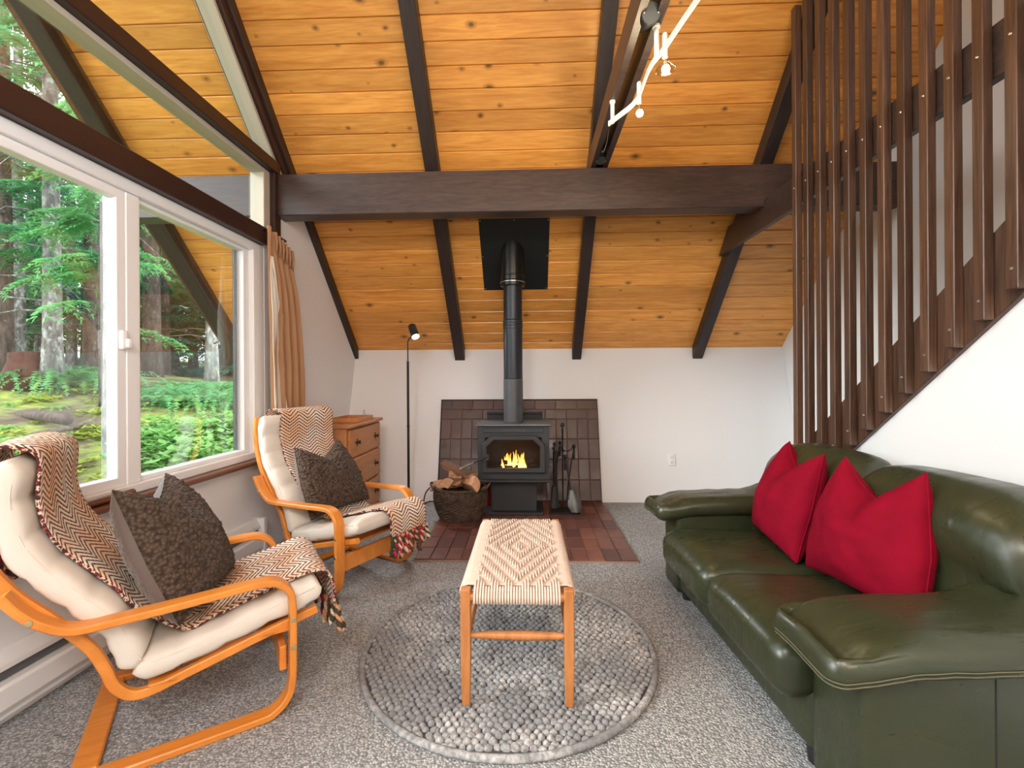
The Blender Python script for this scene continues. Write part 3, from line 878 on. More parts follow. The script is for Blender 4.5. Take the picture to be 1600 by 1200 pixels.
lamp_light('floor_lamp_spot', hd_c + hd_ax*.09, 14, (.9, .95, 1), .03, fl, 110, hd_c + hd_ax)
cb = thing('lamp_cord', 'black cord looping up the wall beside the basket', 'cord', (-.85, 4.42, 0))
MB().tube(curve([(LX + .12, LY + .03, .012), (-.96, 4.40, .02), (-.90, 4.42, .015), (-.80, 4.44, .02), (-.74, 4.46, .05)], 6), .006, 6).tube(curve([(-1.02, 4.42, .01), (-1.0, 4.45, .10), (-.93, 4.48, .16), (-.84, 4.475, .16), (-.74, 4.46, .12)], 6), .006, 6).build_each('cable', M['rubber'], cb, smooth=60)

M['pine'] = wood('honey_pine', (.36, .13, .04), (.55, .24, .09), (14, 1.6, 14), .45, 3.0, hue_rand=.15)
dr = thing('dresser', 'honey pine chest of drawers behind the far armchair', 'dresser', (-1.6, 3.9, 0))
D0, D1, D2, D3 = -1.84, -1.385, 3.50, 4.27
mb = MB().box(D0, D1 - .02, D2, D3, .06, .82).box(D0, D1 - .02, D2, D2 + .05, 0, .07).box(D0, D1 - .02, D3 - .05, D3, 0, .07)
mb.build('body', M['pine'], dr, bevel=.004)
bx('top', D0, D1 + .015, D2 - .02, D3 + .02, .82, .846, M['pine'], dr, .006)
for z0, z1 in ((.09, .315), (.335, .565), (.585, .805)):
    dw = bx('drawer', D1 - .022, D1, D2 + .025, D3 - .025, z0, z1, M['pine'], dr, .005)
    for yk in (D2 + .17, D3 - .16):
        zc = (z0 + z1)/2
        MB().lathe([(.006, 0), (.006, .012), (.016, .018), (.014, .028), (0, .031)], (D1, yk, zc), 12, Matrix.Rotation(pi/2, 4, 'Y')).box(D1, D1 + .004, yk - .006, yk + .006, zc - .03, zc + .03).box(D1, D1 + .004, yk - .035, yk + .035, zc - .005, zc + .005).build('knob', M['black'], dw, 40)
tray = thing('wooden_tray', 'low wooden tray on top of the pine dresser', 'tray', (-1.5, 3.95, .846))
MB().box(-1.62, -1.40, 3.72, 4.06, .848, .856).ring_prism([(-1.63, 3.71), (-1.39, 3.71), (-1.39, 4.07), (-1.63, 4.07)], [(-1.62, 3.72), (-1.40, 3.72), (-1.40, 4.06), (-1.62, 4.06)], .847, .885, 'z').build('tray_box', M['pine'], tray, bevel=.002)
vase = MB().lathe([(0, 0), (.018, .002), (.02, .03), (.009, .05), (.007, .075), (.009, .08), (.005, .08), (.005, .05), (0, .02)], (-1.50, 4.15, .847), 16).build('bottle', glass('clear_bottle_glass', (.9, .93, .95), .06), None, 50)
tag(vase, 'tiny clear glass bottle on the pine dresser', 'bottle')

def on_wall(p):   # p: x, up, out
    return MW @ Vector((p[0], p[1], p[2]))
ol = thing('wall_outlet', 'white electrical outlet on the knee wall between tile panel and sofa', 'outlet', (1.41, 4.55, .39))
MO = Matrix(((1, 0, 0, 1.405), (0, sin(LEAN), -cos(LEAN), YB + .40*(YE - YB)/ZE), (0, cos(LEAN), sin(LEAN), .395), (0, 0, 0, 1)))
def wmb(mb): mb.v = [tuple(MO @ Vector(p)) for p in mb.v]; return mb
wmb(MB().box(-.036, .036, -.058, .058, 0, .007)).build('plate', M['white'], ol, bevel=.002)
wmb(MB().softbox((0, .026, .007), (.018, .017, .004), .003, 4).softbox((0, -.026, .007), (.018, .017, .004), .003, 4)).build_each('socket', M['white'], ol, smooth=60)
s3 = MB()
for yy in (.026, -.026):
    s3.box(-.008, -.0055, yy - .002, yy + .008, .009, .0118).box(.0055, .008, yy - .002, yy + .008, .009, .0118).lathe([(.003, .009), (.003, .0118), (0, .0118)], (0, yy - .009, 0), 8)
wmb(s3).build_each('slot', M['rubber'], ol)

# ------------------------------------------------------------------ round rug
t = NT('felted_wool_loops'); t.bsdf(Roughness=.95); t.b.inputs['Specular IOR Level'].default_value = .1
co = t.coords()
patch = t.noise(co, 2.6, 3, .6); fine = t.noise(co, 55, 2); strands = t.noise(t.coords('Object', (3, 1, 1)), 130, 2)
c = t.ramp(fine, [(.32, (.15, .155, .16)), (.5, (.36, .365, .37)), (.68, (.58, .58, .58))])
c = t.mix(t.ramp(patch, [(.42, (.75,)*3), (.6, (0,)*3)]), c, (.11, .115, .13))
c = t.mix(t.math('MULTIPLY', strands, .3), c, (.48, .48, .47))
t.col(c); t.bump(strands, .4, .004)
M['felt'] = t.m
RCX, RCY, RR = -.092, 2.06, .640
rug = thing('round_rug', 'round grey rug of chunky felted wool loops under the bench', 'rug', (RCX, RCY, 0))
MB().lathe([(0, .001), (RR - .01, .001), (RR - .01, .009), (0, .009)], (RCX, RCY, 0), 72).build('backing', plain('rug_backing', (.06, .06, .065), .9), rug)
rr = random.Random(11); lp = MB()
def blob(c, r, el, ang, hh):
    cx, cy, cz = c; n = 7
    ca, sa = cos(ang), sin(ang); vs = []
    for (k, z) in ((1.0, 0), (.86, .55), (.5, .9)):
        for i in range(n):
            a = 2*pi*i/n; x = r*k*cos(a)*el; y = r*k*sin(a)
            vs.append((cx + x*ca - y*sa, cy + x*sa + y*ca, cz + hh*z))
    vs.append((cx, cy, cz + hh)); b = len(vs) - 1
    fs = []
    for q in (0, 1):
        for i in range(n): fs.append((q*n + i, q*n + (i+1) % n, (q+1)*n + (i+1) % n, (q+1)*n + i))
    for i in range(n): fs.append((2*n + i, 2*n + (i+1) % n, b))
    lp.add(vs, fs)
pitch = .026
ny = int(RR/pitch) + 1
for j in range(-ny, ny + 1):
    for i in range(-ny, ny + 1):
        x = (i + .5*(j % 2))*pitch*1.12 + rr.gauss(0, .002); y = j*pitch*.9 + rr.gauss(0, .002)
        if x*x + y*y > (RR - .024)**2: continue
        blob((RCX + x, RCY + y, .006), .0145*rr.uniform(.85, 1.15), rr.uniform(1.0, 1.3), rr.uniform(-.6, .6), rr.uniform(.012, .021))
lo_ = lp.build('wool_loops', M['felt'], rug, 179, fix=False); tag(lo_, kind='stuff')
ed = MB()
pts = [(RCX + (RR - .012)*cos(2*pi*i/180), RCY + (RR - .012)*sin(2*pi*i/180), .012) for i in range(180)]
ed.tube(pts, [.013*(1 + .05*(i % 2)) for i in range(180)], 8, closed=True)
ed.build('bound_edge', M['felt'], rug, 80)

# ------------------------------------------------------------------ woven bench
M['teak'] = wood('orange_teak', (.26, .085, .022), (.50, .20, .06), (10, 10, 1.5), .42, 4.0, hue_rand=.12)
t = NT('cotton_cord'); t.bsdf(Roughness=.9); co = t.coords()
t.col(t.mix(t.noise(co, 40, 3), (.55, .42, .34), (.70, .57, .48))); t.bump(t.noise(co, 500, 2), .5, .002)
M['cord'] = t.m
BZ = .445; bx0, bx1, by0, by1 = -.247, .160, 1.635, 2.475; bcx = (bx0 + bx1)/2
RZ = .028                       # legs stand on the rug
bench = thing('woven_bench', 'low wooden bench with a cream woven cord seat on the round rug', 'bench', (bcx, 2.05, RZ))
lg = .036
for (x, y) in ((bx0, by0), (bx1 - lg, by0), (bx0, by1 - lg), (bx1 - lg, by1 - lg)):
    sx_ = 1 if x == bx0 else -1; sy_ = 1 if y == by0 else -1
    mb = MB(); sh = .006
    z0 = RZ if y == by0 else .024
    rings = []
    for (z, k) in ((z0, .004), (z0 + .12, .001), (.30, 0), (BZ, 0)):
        rings.append([(x + k, y + k, z), (x + lg - k, y + k, z), (x + lg - k, y + lg - k, z), (x + k, y + lg - k, z)])
    mb.loft(rings).build('leg', M['teak'], bench, bevel=.003)
for y in (by0, by1 - lg):
    MB().lathe([(.009, 0), (.014, .08), (.0165, .19), (.014, .30), (.009, bx1 - bx0 - 2*lg + .01)], (bx0 + lg - .005, y + lg/2, .275), 12, Matrix.Rotation(pi/2, 4, 'Y')).build('stretcher', M['teak'], bench, 50)
    MB().tube([(bx0 + lg - .005, y + lg/2, BZ - .03), (bx1 - lg + .005, y + lg/2, BZ - .03)], .018, 10).build('rail', M['teak'], bench, 50)
for x in (bx0, bx1 - lg):
    MB().tube([(x + lg/2, by0 + lg - .005, BZ - .026), (x + lg/2, by1 - lg + .005, BZ - .026)], .018, 10).build('rail', M['teak'], bench, 50)
    MB().tube([(x + lg/2, by0 + lg - .005, .25), (x + lg/2, by1 - lg + .005, .25)], .012, 10).build('stretcher', M['teak'], bench, 50)
# cords across the bench, wrapped round the long rails
cr = MB(); ncr = 74; ys = by0 + lg + .004; ye = by1 - lg - .004
for k in range(ncr):
    y = ys + (ye - ys)*(k + .5)/ncr; zt = BZ + .003
    xa, xb = bx0 + lg/2, bx1 - lg/2
    path = [(xa, y, BZ - .052), (xa - .020, y, BZ - .04), (xa - .0235, y, BZ - .02), (xa - .013, y, BZ - .003), (xa + .006, y, zt)]
    for q in range(1, 12): path.append((xa + (xb - xa)*q/12, y, zt - .002 + .0006*sin(q*2 + k)))
    path += [(xb - .006, y, zt), (xb + .013, y, BZ - .003), (xb + .0235, y, BZ - .02), (xb + .020, y, BZ - .04), (xb, y, BZ - .052)]
    cr.tube(path, .0046, 5)
tag(cr.build('cross_cords', M['cord'], bench, 179, fix=False), kind='stuff')
# cords along the bench, woven over and under in nested diamonds
wc = MB(); ncol = 31; xin = .157; ymid = (ys + ye)/2
for i in range(ncol):
    u = (i + .5)/ncol*2 - 1; x = bcx + u*xin
    ya, yb_ = by0 + lg/2, by1 - lg/2; zt = BZ
    path = [(x, ya + .0, BZ - .056), (x, ya - .018, BZ - .046), (x, ya - .0235, BZ - .028), (x, ya - .013, BZ - .010), (x, ya + .006, BZ + .002)]
    nq = ncr
    for q in range(nq):
        y = ys + (ye - ys)*(q + .5)/nq
        d = abs(u)*1.55 + abs(y - ymid)/.205*1.0
        over = (d % .50) < .27
        edge_ = abs(u) > .93
        if edge_: over = (q % 8) < 2
        path.append((x + .0008*sin(q + i), y, BZ + (.0105 if over else -.0115)))
    path += [(x, yb_ - .006, BZ + .002), (x, yb_ + .013, BZ - .010), (x, yb_ + .0235, BZ - .028), (x, yb_ + .018, BZ - .046), (x, yb_, BZ - .056)]
    wc.tube(path, .0044, 5)
tag(wc.build('woven_cords', M['cord'], bench, 179, fix=False), kind='stuff')

# ------------------------------------------------------------------ armchairs
M['birch'] = wood('honey_birch_veneer', (.60, .185, .022), (.80, .30, .05), (2.5, 18, 2.5), .34, 2.0, bump=.04, hue_rand=.06, coat=.2)
t = NT('cream_canvas'); t.bsdf(Roughness=.9); t.b.inputs['Specular IOR Level'].default_value = .15
co = t.coords(); ck = t.n('ShaderNodeTexChecker'); ck.inputs['Scale'].default_value = 330; t.l(co, ck.inputs['Vector'])
t.col(t.mix(t.noise(co, 9, 4), (.66, .61, .54), (.77, .72, .65))); t.bump(t.math('ADD', t.math('MULTIPLY', ck.outputs[1], .3), t.noise(co, 6, 3)), .35, .006)
M['canvas'] = t.m

# throw: herringbone slits of colour in cream wool
t = NT('herringbone_wool'); t.bsdf(Roughness=.95); t.b.inputs['Specular IOR Level'].default_value = .1
tc = t.n('ShaderNodeTexCoord'); sx = t.n('ShaderNodeSeparateXYZ'); t.l(tc.outputs['UV'], sx.inputs[0])
colw = .066
uu = t.math('DIVIDE', sx.outputs[0], colw)
tri = t.math('PINGPONG', uu, 1.0)
diag = t.math('ADD', t.math('DIVIDE', sx.outputs[1], .0205), t.math('MULTIPLY', tri, 2.2))
fr1 = t.math('FRACT', diag)
slit = t.math('GREATER_THAN', t.math('ABSOLUTE', t.math('SUBTRACT', fr1, .5)), .29)
dash = t.math('FRACT', t.math('MULTIPLY', uu, 4.0))
gap = t.math('GREATER_THAN', dash, .10)
mask = t.math('MULTIPLY', slit, gap)
nz = t.noise(tc.outputs['UV'], 13, 3, .6); wn = t.n('ShaderNodeTexWhiteNoise'); 
cell = t.n('ShaderNodeCombineXYZ'); t.l(t.math('FLOOR', t.math('MULTIPLY', uu, 1.0)), cell.inputs[0]); t.l(t.math('FLOOR', diag), cell.inputs[1]); t.l(cell.outputs[0], wn.inputs['Vector'])
pick = t.math('ADD', t.math('MULTIPLY', nz, .75), t.math('MULTIPLY', wn.outputs[0], .38))
colr = t.ramp(pick, [(.0, (.02, .02, .02)), (.40, (.035, .022, .02)), (.47, (.16, .02, .025)), (.53, (.03, .035, .02)), (.60, (.30, .06, .04)), (.68, (.09, .05, .03)), (.76, (.34, .16, .05)), (.9, (.03, .03, .04))])
cream = t.mix(t.ramp(t.noise(tc.outputs['UV'], 6, 3), [(.4, (0,)*3), (.62, (1,)*3)]), (.80, .55, .38), (.86, .81, .72))
t.col(t.mix(mask, cream, colr))
t.bump(t.math('SUBTRACT', 1.0, mask), .6, .004)
M['throw'] = t.m
M['tassel'] = []
for nm, cc in (('cream', (.76, .64, .46)), ('red', (.50, .02, .06)), ('olive', (.05, .055, .03)), ('brown', (.12, .05, .03)), ('peach', (.70, .34, .18))):
    M['tassel'].append(plain(nm + '_wool_yarn', cc, .95, bump=(200, .5, .003)))

t = NT('striped_selvedge'); t.bsdf(Roughness=.95); co = t.coords('Object', (1, 1, 1)); t.col(t.ramp(t.noise(co, 60, 2), [(.40, (.06, .02, .02)), (.47, (.30, .05, .05)), (.53, (.72, .60, .46)), (.62, (.05, .045, .03))], 'CONSTANT')); M['throw_edge'] = t.m
RAIL = [(-.80, .965), (-.805, .86), (-.78, .72), (-.72, .60), (-.63, .49), (-.55, .385), (-.515, .31), (-.485, .235), (-.425, .198), (-.29, .228), (-.105, .275), (.10, .325)]
RAILC = [Vector((p[0], p[1], 0)) for p in RAIL]
ARM = [(-.722, .605), (-.69, .555), (-.645, .508), (-.575, .470), (-.45, .470), (-.255, .478), (-.10, .486), (-.045, .478), (-.008, .448), (.008, .40), (.010, .25), (.006, .11), (-.012, .055), (-.05, .022), (-.10, .0125), (-.35, .0115), (-.60, .0115)]
CHW = .315
def path_frames(p2, n=8):
    c = curve([(p[0], p[1], 0) for p in p2], n); out = []
    L = 0; prev = None
    for k, p in enumerate(c):
        tg = (c[min(k+1, len(c)-1)] - c[max(k-1, 0)]).normalized()
        if prev is not None: L += (p - prev).length
        prev = p
        out.append((p, V(tg.y*-1, tg.x, 0), L))   # left normal
    return out

def armchair(label, throw_label):
    ch = thing('armchair', label, 'armchair', (0, 0, 0), 'bentwood armchairs')
    arm = [(p.x, p.y) for p in curve([(p[0], p[1], 0) for p in ARM], 6)]
    for sg in (-1, 1):
        y0, y1 = (CHW - .058, CHW) if sg > 0 else (-CHW, -CHW + .058)
        a = MB().strip(arm, .023, y0, y1).build('arm_loop', M['birch'], ch, 40)
        b = MB()
        ys_ = y1 if sg > 0 else y0
        for (s_, z_) in ((-.665, .522), (.009, .34), (.009, .24)):
            b.lathe([(.010, 0), (.009, .003), (.004, .004), (0, .003)], (s_, ys_, z_), 12, Matrix.Rotation(-sg*pi/2, 4, 'X'))
        b.build_each('bolt', M['brass'], a, smooth=50)
        rail = [(p.x, p.y) for p in curve(RAILC, 6)]
        y0, y1 = (CHW - .088, CHW - .06) if sg > 0 else (-CHW + .06, -CHW + .088)
        MB().strip(rail, .03, y0, y1).build('seat_rail', M['birch'], ch, 40)
    for s_, z_, w, hgt in ((-.04, .285, .05, .012), (-.37, .222, .04, .012), (-.795, .80, .02, .05)):
        bx('cross_slat', s_ - w, s_ + w, -CHW + .06, CHW - .06, z_ - hgt, z_, M['birch'], ch, .003) if w > .03 else bx('cross_slat', s_ - .012, s_ + .012, -CHW + .06, CHW - .06, z_ - hgt, z_ + hgt, M['birch'], ch, .003)
    bx('front_crossbar', -.03, -.006, -CHW + .056, CHW - .056, .135, .225, M['birch'], ch, .004)
    bx('rear_floor_bar', -.60, -.53, -CHW + .056, CHW - .056, .002, .022, M['birch'], ch, .004)
    # cushions: thick pads on the rail path
    def pad(name, path, th, hw, tuft, seed):
        fr = path_frames(path, 7); n = len(fr); Lt = fr[-1][2]; rings = []
        for k, (p, nn, L) in enumerate(fr):
            e = min(L, Lt - L); e_ = min(1, sqrt(max(0, 1 - (1 - min(1, e/.045))**2))*1.0 + .02)
            tf = 1 - tuft*.20*(abs(cos(pi*L/.135))**8)
            ring = []
            for q in range(28):
                a = 2*pi*q/28; ca, sa = cos(a), sin(a)
                yy = hw*math.copysign(abs(ca)**.28, ca)*(.94 + .06*e_) ; nn_ = th/2*math.copysign(abs(sa)**.55, sa)*e_*tf
                nn_ += (.005*noise.noise((L*9, yy*9, seed)) + .004*noise.noise((L*26, yy*14, seed + 7)))*e_
                c2 = p + nn*(th/2 + .018 + nn_)
                ring.append((c2.x, yy, c2.y))
            rings.append(ring)
        return MB().loft(rings).build(name, M['canvas'], ch, 179)
    # normals of the rail path point up/forward (left of travel from top to front)
    bp = [(-.785, .985), (-.80, .86), (-.775, .72), (-.715, .605), (-.63, .50), (-.555, .40), (-.51, .29), (-.485, .25)]
    sp_ = [(-.44, .205), (-.29, .228), (-.105, .275), (.06, .318), (.135, .338)]
    back_c = pad('back_cushion', bp, .095, .262, 1, 1.3)
    seat_c = pad('seat_cushion', sp_, .095, .262, 1, 4.1)
    pi_ = MB()
    for sg in (-1, 1):
        for path in (bp, sp_):
            f_ = path_frames(path, 7)
            pi_.tube([(p.x + nn.x*.085, sg*.262*.985, p.y + nn.y*.085) for p, nn, L in f_[3:-3]], .003, 5)
    pi_.build_each('piping', M['canvas'], back_c, smooth=80)
    # line the throw follows: behind the back, over the top, down the cushions and over the front
    thr = [(-.832, .62), (-.838, .80), (-.830, .93), (-.805, .985), (-.765, 1.004), (-.71, 1.004), (-.670, .972)]
    thr += [(p.x + nn.x*.124, p.y + nn.y*.124) for p, nn, L in path_frames(bp, 2)[2:-1] if p.y + nn.y*.124 > .44]
    sp2 = [(p.x + nn.x*.124, p.y + nn.y*.124) for p, nn, L in path_frames(sp_, 2)]
    thr += [q for q in sp2 if -.35 < q[0] < .065] + [(.10, .452), (.148, .430), (.166, .385), (.168, .30)]
    return ch, thr

def make_throw(label, thr, y0, y1, y0f, y1f, seed, front_cut=0):
    """cloth strip following the cushions; lateral limits at the top and at the front end"""
    th_o = thing('throw_blanket', label, 'throw', (0, 0, 0), 'herringbone throws')
    fr = path_frames(thr, 7); n = len(fr); Lt = fr[-1][2]; NY = 26
    mb = MB(); uv = []; top = []; bot = []
    for k, (p, nn, L) in enumerate(fr):
        f_ = L/Lt; a = max(0, min(1, (f_ - .45)/.5)); a = a*a*(3 - 2*a)
        ya = y0 + (y0f - y0)*a; yb2 = y1 + (y1f - y1)*a; kb = max(0, 1 - f_/.30); yb2 -= .09*kb*kb*(3 - 2*kb)
        for j in range(NY + 1):
            y = ya + (yb2 - ya)*j/NY + .006*noise.noise((L*6, j*.4, seed))
            w = .006*noise.noise((L*7, y*9, seed + 3)) + .003
            for sgn, lst in ((1, top), (-1, bot)):
                c2 = p + nn*(w + (.005 if sgn > 0 else -.005))
                lst.append((c2.x, y, c2.y))
            uv.append((y + .5, L))
    W = NY + 1; nt = len(top)
    mb.v = top + bot; mb.uv = uv + uv
    for k in range(n - 1):
        for j in range(NY):
            a = k*W + j
            mb.f.append((a, a + 1, a + W + 1, a + W)); mb.f.append((nt + a, nt + a + W, nt + a + W + 1, nt + a + 1))
    for k in range(n - 1):
        for j in (0, NY):
            a = k*W + j; mb.f.append((a, a + W, nt + a + W, nt + a))
    for j in range(NY):
        for k in (0, n - 1):
            a = k*W + j; mb.f.append((a, a + 1, nt + a + 1, nt + a))
    mb.build('cloth', M['throw'], th_o, 179)
    # selvedge cords
    sv = MB()
    for j in (0, NY):
        sv.tube([Vector(top[k*W + j]).lerp(Vector(bot[k*W + j]), .5) for k in range(n)], .0055, 6)
    sv.build_each('selvedge', M['throw_edge'], th_o, smooth=80)
    # knotted tassels on both ends
    tr_ = random.Random(seed*10)
    for end in (n - 1, 0):
        nt_ = 19
        for q in range(nt_):
            j = (q + .5)/nt_*NY; j0 = int(j)
            b0 = Vector(top[end*W + j0]).lerp(Vector(top[end*W + min(NY, j0 + 1)]), j - j0)
            Ln = tr_.uniform(.08, .14); mats = [tr_.randrange(5) for _ in range(2)]
            dx, dy = tr_.gauss(0, .012), tr_.gauss(0, .012)
            par = None
            for st_ in range(2):
                ph = st_*pi; pts = []; rad = []
                for z in range(13):
                    f2 = z/12
                    pts.append((b0.x + dx*f2 + .0070*cos(f2*14 + ph) + .004, b0.y + dy*f2 + .0070*sin(f2*14 + ph), b0.z - Ln*f2))
                    rad.append(.0068 + (.004 if .72 < f2 < .86 else 0) + (.002 if f2 > .95 else 0))
                tb = MB().tube(pts, rad, 5).build('tassel', M['tassel'][mats[st_]], par or th_o, 179)
    return th_o

t = NT('brown_sherpa'); t.bsdf(Roughness=.95); t.b.inputs['Specular IOR Level'].default_value = .05
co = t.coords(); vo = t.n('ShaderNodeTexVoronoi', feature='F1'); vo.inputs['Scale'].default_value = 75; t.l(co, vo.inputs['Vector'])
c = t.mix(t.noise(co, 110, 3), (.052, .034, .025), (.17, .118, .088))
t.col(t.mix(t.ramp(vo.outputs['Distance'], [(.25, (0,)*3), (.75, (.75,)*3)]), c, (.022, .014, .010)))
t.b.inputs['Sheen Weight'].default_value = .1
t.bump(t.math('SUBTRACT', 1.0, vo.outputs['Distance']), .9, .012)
M['sherpa'] = t.m
t = NT('taupe_satin_back'); t.bsdf(Roughness=.5); co = t.coords(); t.col((.12, .088, .078)); t.bump(t.noise(co, 7, 3), .3, .01); t.b.inputs['Sheen Weight'].default_value = .3
M['satin'] = t.m
t = NT('red_velvet'); t.bsdf(Roughness=.85); t.b.inputs['Specular IOR Level'].default_value = .12; co = t.coords()
t.col(t.mix(t.noise(co, 9, 4), (.13, .0008, .008), (.26, .0015, .018)))
t.b.inputs['Sheen Weight'].default_value = .0; t.b.inputs['Sheen Tint'].default_value = (1, .2, .25, 1); t.b.inputs['Sheen Roughness'].default_value = .4
sp1 = t.n('ShaderNodeTexVoronoi', feature='F1'); sp1.inputs['Scale'].default_value = 60; t.l(co, sp1.inputs['Vector'])
t.bump(t.math('ADD', t.noise(co, 14, 3), t.math('MULTIPLY', t.noise(co, 180, 2), .25)), .25, .012)
M['velvet'] = t.m

def pillow(name, label, mat, size, thick, chop, seed, curl=0.0, back_mat=None, N=56, group=None, sag=0.0):
    """square cushion, local: x across, z up, y towards the back; origin at the bottom centre"""
    o = thing(name, label, 'cushion', (0, 0, 0), group)
    w = size/2
    def surf(u, v, sg):
        # u,v in -1..1
        eu = 1 - u*u; ev = 1 - v*v
        puff = (max(0, eu)**.38)*(max(0, ev)**.38)
        # pointed corners: edges pulled in between the corners
        x = u*w*(1 - .07*(1 - v*v)); z = v*w*(1 - .07*(1 - u*u))
        d = thick/2*puff
        # chopped top: a dent in the middle of the top edge
        tv = max(0, (v + .15)/1.15)
        ch = chop*max(0, 1.04 - sqrt(u*u + .006))*tv**1.6
        z -= ch*size*.5
        d *= (1 + .25*exp(-(u/.5)**2)*(1 - tv) - .30*exp(-(u/.22)**2)*tv)
        x *= 1 - .62*chop*tv**1.2
        y_in = .05*chop*tv*exp(-(u/.3)**2)
        # slumped bottom
        z = max(z, -w*.985 + .012*puff)
        wr = .010*noise.noise((u*2.2 + seed, v*2.2, sg*3.0))*puff + .005*noise.noise((u*5 + seed, v*5, sg*2.0))*puff
        y = sg*(d + wr)
        y += sag*(v*v)*.5 + y_in*(.5 if sg > 0 else 1.0)
        if curl:
            y += sg*curl*0
        p = V(x, y, z + w)
        if curl:
            vd = noise.voronoi((p*62).to_tuple())[0][0] if hasattr((p*62), 'to_tuple') else 0
            p.y += sg*curl*(1 - min(1, vd*1.25))*min(1, puff*3)
        return p
    def side(sg, m, nm):
        mb = MB(); mb.v = []; n1 = N + 1
        for i in range(n1):
            for j in range(n1):
                u = sin((-1 + 2*i/N)*pi/2); v = sin((-1 + 2*j/N)*pi/2)
                mb.v.append(tuple(surf(u, v, sg)))
        for i in range(N):
            for j in range(N):
                q = (i*n1 + j, (i+1)*n1 + j, (i+1)*n1 + j + 1, i*n1 + j + 1)
                mb.f.append(q if sg < 0 else q[::-1])
        return mb.build(nm, m, o, 179, fix=False)
    side(-1, mat, 'front'); side(1, back_mat or mat, 'back')
    sm = MB(); ring = []
    for k in range(4*40):
        e, f2 = divmod(k, 40); q = sin((-1 + 2*f2/40)*pi/2)
        u, v = ((q, -1), (1, q), (-q, 1), (-1, -q))[e]
        ring.append(surf(u, v, -1))
    sm.tube(ring, .0035, 5, closed=True)
    sm.build('seam', mat, o, 179)
    return o

def place(o, loc, rz, tilt=0.0, roll=0.0):
    o.matrix_basis = Matrix.Translation(loc) @ Matrix.Rotation(rz, 4, 'Z') @ Matrix.Rotation(tilt, 4, 'X') @ Matrix.Rotation(roll, 4, 'Y')

A1, A2 = radians(35), radians(-27)
P1 = V(-.855, 1.616, 0) + V(-sin(A1), cos(A1), 0)*CHW
P2 = V(-.765, 3.0, 0) + V(sin(A2), -cos(A2), 0)*CHW
c1, thr = armchair('bentwood armchair with cream cushion beside the baseboard heater and round rug', None)
place(c1, P1, A1)
c2, _ = armchair('bentwood armchair by the curtain and pine dresser', None)
place(c2, P2, A2)
t1 = make_throw('herringbone wool throw draped over the near armchair', thr, -.20, .245, -.20, .24, 3)
place(t1, P1, A1)
t2 = make_throw('herringbone wool throw draped over the far armchair by the dresser', thr, -.165, .235, -.06, .238, 5)
place(t2, P2, A2)
def chair_local(P, A, s, y, z): return P + V(cos(A)*s - sin(A)*y, sin(A)*s + cos(A)*y, z)
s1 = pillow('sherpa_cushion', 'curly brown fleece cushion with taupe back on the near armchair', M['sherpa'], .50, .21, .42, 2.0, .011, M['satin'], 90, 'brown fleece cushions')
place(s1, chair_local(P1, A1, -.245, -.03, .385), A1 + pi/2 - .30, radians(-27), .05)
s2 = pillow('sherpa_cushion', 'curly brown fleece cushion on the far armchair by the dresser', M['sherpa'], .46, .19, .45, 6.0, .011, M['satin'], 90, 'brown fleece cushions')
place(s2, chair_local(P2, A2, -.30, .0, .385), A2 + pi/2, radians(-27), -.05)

# ------------------------------------------------------------------ sofa
t = NT('olive_leather'); t.bsdf(Roughness=.34); co = t.coords()
n1 = t.noise(co, 3.5, 4); n2 = t.noise(t.coords('Object', (1, 1, 1)), 220, 3); n3 = t.noise(t.coords('Object', (1.0, 5, 3), 0, (0, 0, .5)), 4.5, 2, .5, .2)
t.col(t.mix(n1, (.020, .025, .011), (.036, .042, .020)))
t.l(t.ramp(n3, [(.3, (.24,)*3), (.7, (.38,)*3)]), t.b.inputs['Roughness'])
t.bump(t.math('ADD', t.math('MULTIPLY', n2, .06), n3), .2, .014)
M['leather'] = t.m
M['stitch'] = plain('tan_stitching', (.10, .095, .05), .8)
SOX, SOY, SROT = .815, 2.0, radians(-1.6)
# local sofa: x = depth (0 front of base, .80 back), y = length, z up
sofa = thing('leather_sofa', 'olive green leather two seat sofa along the stairs', 'sofa', (0, 0, 0))
HL = .80
def sb(name, c, h, r, n=12, fn=None, parent=None):
    return MB().softbox(c, h, r, n, fn).build(name, M['leather'], parent or sofa, 179)
def nz3(p, s, k): return k*noise.noise((p[0]*s, p[1]*s, p[2]*s))
sb('base', (.415, 0, .155), (.395, HL - .24, .115), .03, 10)
for y in (-HL + .27, HL - .27):
    for x in (.06, .72): MB().lathe([(.0, .0), (.028, .0), (.032, .05), (0, .052)], (x, y, 0), 14).build('foot', M['rubber'], sofa, 40)
# seat cushions: bulging front that rolls over the base
for sg in (-1, 1):
    def fseat(p, sg=sg):
        q = Vector(p)
        k = max(0, min(1, (q.x + .31)/.5))
        q.z += .018*(1 - (q.y/.28)**2)*(1 - abs(q.x/.34)**3)*(1 if q.z > 0 else 0)
        q.x -= .03*(1 - (q.z/.1)**2)*(1 - k)
        if q.z < 0: q.z -= .05*max(0, min(1, (-q.x - .10)/.2))
        q.z -= .02*k*(1 if q.z > 0 else 0)
        q.z += nz3(q, 5, .006)
        return q
    sb('seat_cushion', (.275, sg*.282, .308), (.33, .279, .078), .07, 18, fseat)
